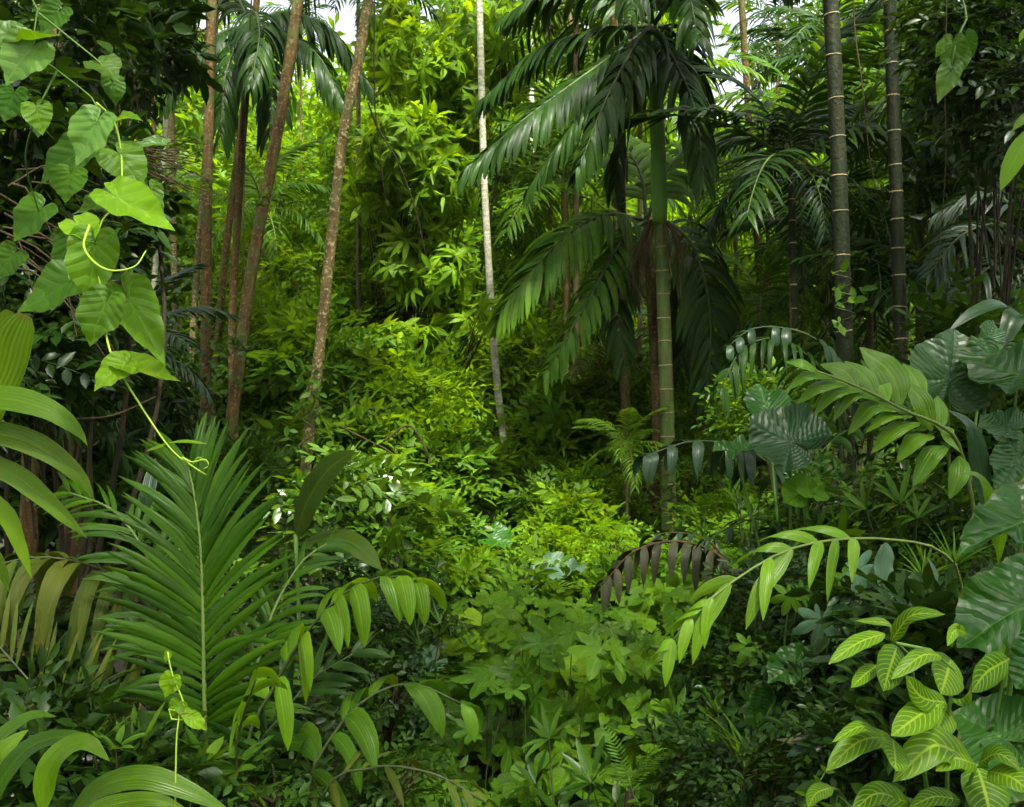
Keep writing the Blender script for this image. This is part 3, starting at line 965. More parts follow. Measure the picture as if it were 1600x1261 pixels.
for i, a in enumerate([(-5.6, -1.0, 9.0, -6.0, -3, 1.1, 'a', 'mid'), (6.4, -1.2, 9.0, 6.8, -3, 1.1, 'a', 'mid'), (0.9, 1.0, 10.8, 9.0, 1.0, .62, 'd', 'mid'), (7.0, 4.2, 9.6, 8.2, 4.0, 1.2, 'd', 'dark'),
                       (-7.0, 3.2, 9.4, -8.0, 3.0, 1.2, 'd', 'dark'), (-2.4, -0.4, 9.9, -6.4, -1.0, .6, 'e', 'mid'), (2.6, -1.6, 9.4, 4.5, -5, 1.15, 'e', 'mid'), (-.6, -2.4, 9.6, -3.0, -6, 1.1, 'e', 'mid'), (3.6, 1.0, 9.6, 8.6, 0, 1.0, 'e', 'mid')]):
    shade_tree(*a, 700 + i)

# ------------------------------------------------------------------ trunks that cross the picture
def px_path(lst): return [P(*a) for a in lst]


def up_to(pts, z):
    """carry the last leg of a trunk on upward to height z"""
    a, b = np.asarray(pts[-2]), np.asarray(pts[-1])
    d = b - a
    k = (z - b[2]) / d[2]
    return list(pts) + [b + d * k]


def plain_trunk(name, label, pts, wpx, mat, ztop, crown=None, ridges=26, seed=0, wob=.015, rings=(), group=None, basepx=None, taper=.85, cat='tree', cmat='dark'):
    """a tall tree or palm; pts as (px, py, d) from the lowest visible point upward; its head stands above the frame"""
    p = px_path(pts)
    d0 = pts[0][2]
    b = foot(pts[0][0] if basepx is None else basepx, d0)
    if p[0][2] < b[2] + .15: p = p[1:]
    path = up_to([b] + p, ztop)
    o = thing(name, label, cat, b, group)
    r = wpx / F * d0 / 2 * .77
    tk, tp, rad = trunk(o, path, r, r * taper, mat, 110, 14, .03, ridges=ridges, seed=seed, wob=wob, flare=.25)
    g = np.random.default_rng(seed + 5)
    if crown == 'palm':
        c = tp[-1]
        for i in range(9):
            a = i * 2.399; el = np.interp(i / 8, [0, 1], [1.1, -.5])
            dr = np.array([math.cos(a) * math.cos(el), math.sin(a) * math.cos(el), math.sin(el)])
            lf, ra = PF[i % 3]
            k = piece(ra, 'frond', o, mat4(c, frame(dr[None], UP)[0], 1.1))
            h = bpy.data.objects.new('leaflets', lf); COL.objects.link(h); h.parent = k; h['kind'] = 'stuff'; set_mat(h, cmat)
    elif crown:
        c = tp[-1] + np.array([0, 0, 1.6])
        k = piece(CR[crown][0], 'crown', o, mat4(c, np.eye(3), .9)); k['kind'] = 'stuff'; set_mat(k, cmat)
        k = piece(CR[crown][1], 'branches', o, mat4(c, np.eye(3), .9)); k['kind'] = 'stuff'
    return o, tk, tp, rad


plain_trunk('palm_tree', 'straight reddish brown palm trunk rising full height near the vine', [(322, 700, 11), (324, 400, 11), (327, 200, 11.1), (331, 0, 11.2)], 22,
            'bark_red', 9.5, 'palm', 34, 1, cat='palm', cmat='palm_dark')
plain_trunk('palm_tree', 'speckled tan trunk leaning across between the dark palm crown and the lime leaves',
            [(474, 745, 9), (492, 600, 9), (517, 400, 9), (540, 210, 9), (562, 100, 9), (578, 0, 9)], 23, 'bark_speck', 8.4, 'palm', 30, 2, cat='palm', cmat='palm_mid')
plain_trunk('palm_tree', 'reddish trunk that leans strongly and passes through the dark palm crown',
            [(350, 760, 10.5), (372, 560, 10.5), (395, 400, 10.5), (430, 220, 10.6), (452, 100, 10.7), (468, 0, 10.8)], 25, 'bark_red', 9.6, 'palm', 30, 3, cat='palm', cmat='palm_dark')
plain_trunk('palm_tree', 'thin grey brown trunk just left of the straight reddish palm', [(285, 690, 15), (274, 500, 15), (269, 300, 15), (266, 0, 15.2)], 13, 'bark_speck', 12, 'palm', 30, 4, cat='palm', cmat='palm_mid')
plain_trunk('palm_tree', 'slender whitish trunk low behind the lime vine stem', [(221, 770, 13), (230, 600, 13), (243, 420, 13), (252, 300, 13), (262, 60, 13)], 11, 'bark_pale', 10.5, 'palm', 30, 5, cat='palm', cmat='palm_dark')
plain_trunk('palm_tree', 'slim brown trunk between the straight reddish palm and the leaning one', [(336, 640, 14), (347, 480, 14), (362, 330, 14), (374, 230, 14), (396, 40, 14)], 15, 'bark_red', 11, 'palm', 30, 6, cat='palm', cmat='palm_dark')
plain_trunk('palm_tree', 'short pinkish trunk tucked close against the straight reddish palm', [(299, 640, 13), (305, 500, 13), (316, 330, 13.4), (330, 100, 13.6)], 14, 'bark_speck', 11, 'palm', 30, 7, cat='palm', cmat='palm_mid')
plain_trunk('broadleaf_tree', 'wide dark reddish trunk at the top above the vine', [(112, 640, 6.5), (128, 300, 6.6), (140, 100, 6.7), (142, 0, 6.7)], 36, 'bark_red', 7.5, 'd', 0, 8, cmat='deep')
plain_trunk('broadleaf_tree', 'brown trunk glimpsed behind the lower heart-shaped leaves', [(48, 640, 5.6), (58, 400, 5.6), (66, 330, 5.6), (76, 100, 5.7)], 34, 'bark_red', 7.2, 'd', 0, 9, cmat='deep')

# pale ringed trunk in the middle with a creeper round its foot
o, tk, tp, rad = plain_trunk('palm_tree', 'pale whitish ringed trunk standing in the bright centre with a creeper at its foot',
                             [(806, 850, 13), (786, 690, 13), (772, 560, 13), (764, 440, 13), (756, 290, 13), (751, 120, 13), (748, 0, 13)], 15, 'bark_pale', 12.5, 'palm', 0, 10, cat='palm', cmat='palm_mid')
g = np.random.default_rng(2); q = .15
while q < .84:
    ring_scar(tk, tp, rad, q, 'ring_pale', .012, 1.02); q += g.uniform(.012, .021)
plain_trunk('palm_tree', 'distant yellowish trunk between the pale trunk and the dark frond', [(838, 480, 22), (835, 330, 22), (832, 200, 22), (829, 0, 22)], 12, 'bark_pale', 16, 'palm', 30, 11, cat='palm', cmat='palm_mid')
plain_trunk('palm_tree', 'brown thin trunk beside the distant yellowish one', [(880, 480, 20), (886, 300, 20), (890, 150, 20), (893, 0, 20)], 9, 'bark_far', 15, 'palm', 30, 12, cat='palm', cmat='palm_mid')
plain_trunk('palm_tree', 'brown trunk standing just left of the fruiting palm', [(980, 735, 12), (978, 640, 12), (975, 560, 12), (972, 430, 12), (965, 200, 12)], 19, 'bark_red', 8.5, 'palm', 24, 13, cat='palm', cmat='palm_dark')
plain_trunk('palm_tree', 'orange brown trunk in the bright gap right of the fruiting palm', [(1188, 515, 15), (1184, 420, 15), (1178, 300, 15), (1170, 200, 15), (1160, 40, 15)], 15, 'bark_red', 10.5, 'palm', 24, 14, cat='palm', cmat='palm_mid')
plain_trunk('palm_tree', 'dark stump-like trunk under the glossy shrub right of centre', [(893, 770, 14), (889, 700, 14), (886, 600, 14.2), (884, 480, 14.2)], 17, 'bark_red', 5.2, 'palm', 24, 15, cat='palm', cmat='palm_mid')
plain_trunk('palm_tree', 'thin brown trunk at the upper right before the lit gap', [(1542, 420, 14), (1538, 320, 14), (1534, 200, 14), (1528, 0, 14)], 13, 'bark_red', 10, 'palm', 24, 16, cat='palm', cmat='palm_dark')
plain_trunk('broadleaf_tree', 'dark brown trunk at the edge above the grey drooping fronds', [(1592, 640, 9), (1588, 420, 9), (1584, 260, 9), (1578, 0, 9)], 26, 'bark_red', 9.2, 'd', 0, 17, cmat='deep')


def ringed_palm(label, pts, wpx, mat, ztop, ys, seed, ringmat='ring', headpx=None):
    o, tk, tp, rad = plain_trunk('ringed_palm', label, pts, wpx, mat, ztop, 'palm', 0, seed, 0, cat='palm', cmat='palm_dark', taper=.9)
    # rings at the heights where the photo shows them, and on up the trunk at the same pace
    yy = EYE - (tp[:, 2] - EYE) * 0
    sc = 630.5 - (tp[:, 2] - EYE) / tp[:, 1] * F
    ts = np.linspace(0, 1, len(tp))
    gr_ = np.random.default_rng(seed); ys = list(ys)
    step = abs(ys[1] - ys[0])
    y = min(ys) - step
    while y > sc.min() + 5: ys.append(y); y -= step * gr_.uniform(.75, 1.25)
    y = max(ys) + step
    while y < sc.max() - 5: ys.append(y); y += step * gr_.uniform(.75, 1.25)
    for y in ys:
        t = float(np.interp(-y, -sc, ts))
        ring_scar(tk, tp, rad, t, ringmat, .012 * pts[0][2] / 8, 1.05)
    return o, tk, tp, rad


ringed_palm('thick dark green ringed trunk, widest of the ringed trunks', [(1322, 640, 7.2), (1319, 520, 7.2), (1314, 350, 7.2), (1307, 180, 7.2), (1298, 0, 7.2)], 33, 'bark_backlit', 7.6,
            (215, 275, 330, 400, 460, 517), 21)
ringed_palm('second dark ringed trunk with closely spaced pale rings', [(1410, 700, 8.5), (1407, 520, 8.5), (1402, 350, 8.5), (1396, 180, 8.5), (1390, 0, 8.5)], 27, 'bark_backlit', 8.4,
            (100, 150, 205, 258, 300, 343, 388, 430, 480, 530), 22)
ringed_palm('slim grey green ringed trunk ending in a feathery dark head', [(1242, 640, 10), (1240, 480, 10), (1238, 340, 10), (1237, 280, 10)], 16, 'bark_backlit', 4.6,
            (312, 345, 380, 408, 445, 482), 23)

# ------------------------------------------------------------------ the fruiting palm right of centre
D0 = 10.5
pb = foot(1046, D0)
fp = thing('fruiting_palm', 'green ringed palm with brown fruit stalks right of centre, drooping dark fronds', 'palm', pb)
path = [pb] + px_path([(1045, 800, D0), (1042, 640, D0), (1036, 460, D0), (1031, 350, D0)])
tk, tp, rad = trunk(fp, path, .083, .068, 'bark_palm', 90, 16, .015, seed=31, flare=.4)
sc = 630.5 - (tp[:, 2] - EYE) / tp[:, 1] * F
for y in list(range(386, 800, 37)):
    ring_scar(tk, tp, rad, float(np.interp(-y, -sc, np.linspace(0, 1, 90))), 'ring', .016, 1.05)
mb = MB()
tube(mb, spline(px_path([(1031, 352, D0), (1029, 250, D0), (1025, 150, D0), (1021, 60, D0), (1019, 20, D0)]), 20), np.interp(np.linspace(0, 1, 20), [0, .1, .8, 1], [.072, .085, .07, .04]), 14)
part(mb, 'crownshaft', M['crownshaft'], fp)
g = np.random.default_rng(5)
for k in range(2):      # brown stalks of the fruit bunches hanging below the crownshaft
    mb = MB()
    c = P(1031, 358, D0)
    for j in range(44):
        a = g.random() * 6.28 if k == 0 else (2.6 if k == 1 else .3) + g.normal(0, .5)
        ln = g.uniform(.2, .8)
        e1 = c + np.array([math.cos(a) * .10, math.sin(a) * .10, .06]); e2 = c + np.array([math.cos(a) * .22, math.sin(a) * .2, -.15])
        e3 = c + np.array([math.cos(a) * .26 + g.normal(0, .06), math.sin(a) * .24, -ln])
        tube(mb, spline([c, e1, e2, e3], 10), np.linspace(.006, .002, 10), 4, False)
        tube(mb, spline([e2, (e2 + e3) / 2 + g.normal(0, .04, 3), e3 + g.normal(0, .12, 3)], 6), np.linspace(.004, .002, 6), 3, False)
    part(mb, 'fruit_stalk', M['fruit'], fp)
H = (1020, 40, D0)
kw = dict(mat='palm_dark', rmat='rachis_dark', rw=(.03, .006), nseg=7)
frond(fp, px_path([H, (960, 85, 10.3), (890, 135, 10.1), (815, 190, 9.9), (735, 260, 9.8)]), (0, -.25, 1), 44, .72, .085, grav=2.2, lift=.15, seed=1, ang=(62, 25), **kw)
frond(fp, px_path([H, (1000, 60, 10.0), (950, 150, 9.6), (905, 260, 9.4)]), (0, -.25, 1), 34, .6, .085, grav=2.6, lift=.1, seed=2, **kw)
frond(fp, px_path([H, (1050, 50, 10.8), (1085, 110, 11), (1100, 210, 11.1)]), (0, -.1, 1), 34, .7, .085, grav=2.0, seed=3, **kw)
frond(fp, px_path([H, (1070, -30, 10.8), (1150, -60, 11), (1230, -30, 11)]), (0, -.1, 1), 34, .7, .085, grav=1.8, seed=4, **kw)
frond(fp, px_path([H, (960, -10, 10.8), (880, -20, 11), (800, 20, 11.2)]), (0, -.1, 1), 34, .7, .085, grav=2.0, seed=5, **kw)
frond(fp, px_path([H, (1010, -40, 10.0), (1000, -60, 9.4), (985, 20, 8.9)]), (0, 0, 1), 30, .6, .085, grav=2.0, seed=6, **kw)
frond(fp, px_path([H, (1050, 0, 10.1), (1075, -10, 9.6), (1090, 60, 9.2)]), (0, 0, 1), 30, .6, .085, grav=2.0, seed=7, **kw)

for i_, pts in enumerate([[H, (930, 50, 10.9), (840, 80, 11.2), (760, 150, 11.4)], [H, (970, 120, 10.9), (900, 190, 11.0), (830, 290, 11.1)], [H, (1050, 90, 10.2), (1085, 170, 10.0), (1100, 280, 9.9)], [H, (1000, 100, 10.9), (975, 190, 11.1), (960, 290, 11.2)]]):
    frond(fp, px_path(pts), (0, -.25, 1), 34, .62, .07, grav=2.3, lift=.1, seed=60 + i_, **kw)

# its companion, a shorter palm just behind, gives the lower fronds
cb = foot(1018, 11.6)
cp = thing('palm_tree', 'shorter palm hidden behind the fruiting palm, holding the low sweeping fronds', 'palm', cb)
H2 = (1010, 345, 11.6)
trunk(cp, [cb] + px_path([(1028, 700, 11.6), (1024, 560, 11.6), (1014, 400, 11.6), H2]), .075, .06, 'bark_red', 60, 12, .02, ridges=20, seed=33)
kw = dict(mat='palm_mid', rmat='rachis_dark', rw=(.026, .005), nseg=7)  # bright, mid and dark mats paint lit and shaded fronds on one palm
frond(cp, px_path([H2, (950, 335, 11.2), (890, 365, 10.9), (835, 420, 10.7), (785, 485, 10.6)]), (0, -.5, 1), 38, .75, .09, grav=1.4, lift=.1, seed=11, ang=(62, 22), **kw)
frond(cp, px_path([H2, (975, 370, 11.1), (935, 440, 10.8), (890, 520, 10.6), (850, 585, 10.5)]), (0, -.5, 1), 30, .55, .085, grav=1.8, lift=.1, seed=12, **dict(kw, mat='palm_mid'))
frond(cp, px_path([H2, (1050, 350, 11.4), (1090, 400, 11.2), (1110, 500, 11.1), (1105, 620, 11)]), (0, -.7, .6), 36, .75, .09, grav=1.6, lift=.0, seed=13, **dict(kw, mat='palm_dark'))
frond(cp, px_path([H2, (1000, 270, 11.8), (960, 215, 12), (905, 210, 12.2), (860, 250, 12.3)]), (0, -.5, 1), 32, .7, .085, grav=1.2, lift=.1, seed=14, **dict(kw, mat='palm_bright'))
frond(cp, px_path([H2, (1040, 270, 11.8), (1090, 220, 12), (1160, 215, 12.2), (1220, 270, 12.3)]), (0, -.4, 1), 34, .75, .085, grav=1.6, lift=.1, seed=15, **kw)
frond(cp, px_path([H2, (985, 390, 11.3), (965, 470, 11), (975, 570, 10.9)]), (0, -.7, .5), 28, .5, .085, grav=1.6, seed=16, **dict(kw, mat='palm_dark'))
frond(cp, px_path([H2, (1060, 400, 11.9), (1075, 480, 12), (1060, 590, 12)]), (0, -.7, .5), 30, .6, .085, grav=1.6, seed=17, **dict(kw, mat='palm_dark'))

# the dark palm crown at the upper left
db = foot(378, 12.5)
dp = thing('palm_tree', 'palm with a dark hanging crown at the top between the reddish trunks', 'palm', db)
H3 = (392, 40, 12.5)
trunk(dp, [db] + px_path([(362, 560, 12.5), (374, 300, 12.5), H3]), .05, .045, 'bark_red', 60, 12, .02, ridges=24, seed=34)
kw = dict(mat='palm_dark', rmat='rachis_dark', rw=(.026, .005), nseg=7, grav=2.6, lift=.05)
for i, pts in enumerate([
    [H3, (350, 50, 12.2), (300, 85, 12), (262, 150, 11.9)], [H3, (375, 60, 12), (352, 120, 11.7), (345, 210, 11.6)], [H3, (410, 70, 12), (425, 130, 11.7), (420, 210, 11.6)],
    [H3, (440, 50, 12.2), (495, 85, 12), (532, 150, 11.9)], [H3, (450, 20, 12.6), (520, 50, 12.7), (575, 130, 12.8)], [H3, (360, -10, 12.7), (290, 0, 12.9), (235, 60, 13)],
    [H3, (400, 20, 12), (405, 60, 11.4), (392, 130, 11)]]):
    frond(dp, px_path(pts), (0, -.2, 1), 34, .68, .08, seed=40 + i, **kw)

# ------------------------------------------------------------------ smaller and farther palms
P_SPECS = [  # frond mats put sunlit and shaded tones into the colour
    (1115, 285, 22, 1.1, 'palm_bright', 'glowing palm crown just below the white gap of sky'),
    (1215, 40, 26, 1.0, 'palm_dark', 'dark palm head against the white gap of sky'),
    (1237, 262, 10, .62, 'palm_grey', 'feathery grey green palm head on the slim ringed trunk'),
    (1440, 330, 12, .9, 'palm_bright', 'lit green palm between the second dark ringed trunk and the edge'),
    (1345, 160, 15, 1.1, 'palm_dark', 'palm with crossing fronds between the two dark ringed trunks'),
    (1300, 80, 16, .95, 'palm_dark', 'dark palm high beside the thick dark ringed trunk'),
    (1360, 420, 11, .9, 'palm_dark', 'dark low palm between the two dark ringed trunks'),
    (1490, 130, 15, 1.0, 'palm_mid', 'palm with pale lit fronds at the top beyond the second ringed trunk'),
    (1130, 330, 18, 1.1, 'palm_bright', 'bright palm behind the orange brown trunk'),
    (240, 30, 17, 1.2, 'palm_olive', 'yellowish palm crown at the top left before the sky'),
    (560, -40, 15, .9, 'palm_dark', 'palm crown at the top edge over the leaning trunks'),
    (830, 270, 17, .8, 'palm_mid', 'small palm with bluish fronds between the pale trunk and the dark frond'),
    (960, 20, 16, 1.2, 'palm_olive', 'palm with old yellow brown fronds at the top centre'),
    (945, 590, 13, .5, 'palm_olive', 'little palm with a yellowing frond by the brown trunk'),
    (980, 700, 10.5, .35, 'palm_bright', 'tiny bright fan of palm leaf before the brown trunk'),
    (560, 560, 17, .6, 'palm_bright', 'small lit palm in the lime undergrowth left of the pale trunk'),
    (410, 330, 16, .8, 'palm_mid', 'mid-green palm low behind the leaning reddish trunk'),
    (1080, 560, 14, .8, 'palm_dark', 'dark palm low beside the fruiting palm trunk'),
    (1190, 480, 12, .7, 'palm_mid', 'drooping palm at the foot of the orange brown trunk'),
    (190, 560, 9, .62, 'palm_grey', 'bluish grey palm behind the lime vine leaves'),
    (1175, 85, 24, .55, 'palm_dark', 'small dark palm head silhouetted in the white gap of sky'),
    (470, 30, 19, .5, 'palm_dark', 'dark palm fronds crossing the sky gap at the upper left'),
    (1150, 262, 16, .85, 'palm_mid', 'leafy green palm left of the orange brown trunk top'),
    (1255, 190, 14, .95, 'palm_mid', 'green palm just left of the thick ringed trunk'),
    (1435, 185, 13, .95, 'palm_mid', 'green palm just right of the second ringed trunk'),
    (1490, 265, 12, .85, 'palm_mid', 'green palm behind the hanging pale vine leaves'),
    (1000, 150, 15, 1.0, 'palm_bright', 'bright palm glowing behind the fruiting palm crown'),
    (860, 190, 16, .9, 'palm_mid', 'green palm between the pale trunk and the big dark frond'),
    (1290, 380, 13, 1.0, 'palm_dark', 'dark palm low behind the thick ringed trunk'),
    (1455, 470, 10, .8, 'palm_dark', 'dark palm beside the foot of the second ringed trunk'),
    (1545, 300, 11, 1.0, 'palm_dark', 'dark feathery palm near the edge above the lit gap'),
    (1200, 350, 15, .9, 'palm_mid', 'mid-green palm behind the slim ringed trunk head'),
    (900, 10, 14, 1.1, 'palm_dark', 'dark palm head at the top between pale trunk and fruiting palm'),
    (150, 60, 12, 1.0, 'palm_dark', 'dark palm head at the top left beside the reddish trunk'),
    (40, 640, 7, .6, 'palm_dark', 'dark small palm in the shade behind the strap leaves'),
    (1565, 170, 9, .75, 'palm_dark', 'dark feathery palm at the edge below the top corner'),
    (1495, 70, 9.5, .7, 'palm_mid', 'green palm fronds behind the hanging pale vine leaves at the top'),
    (1555, 60, 10, .9, 'palm_dark', 'dark palm crown in the top corner'),
]
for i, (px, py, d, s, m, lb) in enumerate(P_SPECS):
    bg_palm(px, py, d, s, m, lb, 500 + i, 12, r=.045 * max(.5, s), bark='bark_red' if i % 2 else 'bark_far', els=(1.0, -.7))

# ------------------------------------------------------------------ hanging lime tree with whorled leaves (upper middle)
W7 = [t_whorl(1, 7, .30, .085), t_whorl(2, 8, .27, .08, .2), t_whorl(3, 6, .33, .085, .5)]
TW = [t_twig(1), t_twig(2, 8, .36), t_twig(3, 10, .46, .15, .055)]
TWs = [t_twig(4, 8, .26, .10, .045), t_twig(5, 9, .3, .09, .04)]
TWb = [t_twig(6, 7, .4, .22, .10, 'oval'), t_twig(7, 6, .36, .24, .10, 'oval')]
FERN = [t_fern(1), t_fern(2, 14, .55)]
WH2 = [t_whorl(4, 5, .2, .06, .6, 3, .3), t_whorl(5, 6, .18, .055, .4, 3, .5)]

lime_blobs = [(655, 110, 14.5, 85, 80, .8), (640, 230, 14, 75, 70, .8), (690, 300, 14, 55, 70, .7), (590, 300, 14.5, 40, 60, .6), (720, 170, 15, 60, 60, .8), (610, 60, 15.5, 50, 60, .8),
              (640, 420, 14.5, 60, 60, .8), (700, 430, 14, 45, 60, .7), (640, 540, 14, 70, 40, .8), (745, 80, 15, 55, 60, .8), (795, 90, 16, 45, 70, .8), (710, 520, 14, 45, 35, .7), (600, 600, 14, 50, 40, .7), (772, 490, 12.5, 26, 24, .25)]
shrub('broadleaf_tree', 'lime green tree with whorled leaves hanging down beside the pale trunk', 'tree', 'whorl', W7, lime_blobs, 900, .95, sep=300, sepname='leaf_whorl',
      seed=1, droop=-.25, rand=.45, outw=.5, base=foot(600, 16), stemr=.03, upn=.8)
# drooping twigs of that tree that show dark against the light
sap = thing('hanging_branch', 'dark curved twig hanging in front of the lime whorled leaves', 'branch', P(585, 20, 11))
for pts in ([(590, -420, 11), (585, 0, 11), (585, 150, 11), (592, 230, 11), (605, 330, 11)], [(575, 160, 11), (590, 200, 11), (620, 250, 11), (650, 330, 11), (665, 400, 11)]):
    mb = MB(); tube(mb, spline(px_path(pts), 20), np.linspace(.012, .005, 20), 5); part(mb, 'twig', M['twig'], sap)

TWf = [t_twig(31, 9, .34, .12, .05, nseg=2), t_twig(32, 8, .3, .13, .06, 'oval', nseg=2), t_twig(33, 10, .4, .11, .04, nseg=2)]
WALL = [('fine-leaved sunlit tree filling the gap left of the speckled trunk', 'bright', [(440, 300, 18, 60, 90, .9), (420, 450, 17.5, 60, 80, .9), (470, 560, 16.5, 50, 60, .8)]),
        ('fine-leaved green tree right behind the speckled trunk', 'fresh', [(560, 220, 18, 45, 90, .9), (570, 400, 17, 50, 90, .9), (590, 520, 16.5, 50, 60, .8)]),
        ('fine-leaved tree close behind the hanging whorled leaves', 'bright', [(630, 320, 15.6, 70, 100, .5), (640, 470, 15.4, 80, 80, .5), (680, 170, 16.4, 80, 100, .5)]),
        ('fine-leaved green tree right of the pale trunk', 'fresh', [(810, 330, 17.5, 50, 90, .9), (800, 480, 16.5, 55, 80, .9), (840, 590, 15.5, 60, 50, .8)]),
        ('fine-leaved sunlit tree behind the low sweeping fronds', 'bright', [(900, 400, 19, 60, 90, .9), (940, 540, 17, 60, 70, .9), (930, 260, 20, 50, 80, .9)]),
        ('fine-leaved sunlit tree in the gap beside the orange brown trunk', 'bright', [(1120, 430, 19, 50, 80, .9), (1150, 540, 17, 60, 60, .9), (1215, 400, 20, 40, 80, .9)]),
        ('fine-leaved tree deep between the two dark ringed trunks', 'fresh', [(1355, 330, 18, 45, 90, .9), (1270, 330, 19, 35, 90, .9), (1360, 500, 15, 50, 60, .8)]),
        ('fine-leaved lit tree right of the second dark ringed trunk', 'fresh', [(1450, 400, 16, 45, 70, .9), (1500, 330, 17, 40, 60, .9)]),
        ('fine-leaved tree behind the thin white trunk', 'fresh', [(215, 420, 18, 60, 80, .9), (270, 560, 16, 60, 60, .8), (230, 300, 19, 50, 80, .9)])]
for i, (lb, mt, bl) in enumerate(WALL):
    shrub('fine_leaved_tree', lb, 'tree', mt, TWf, bl, 620, 1.3, seed=400 + i, stemr=.05, shell=.35)

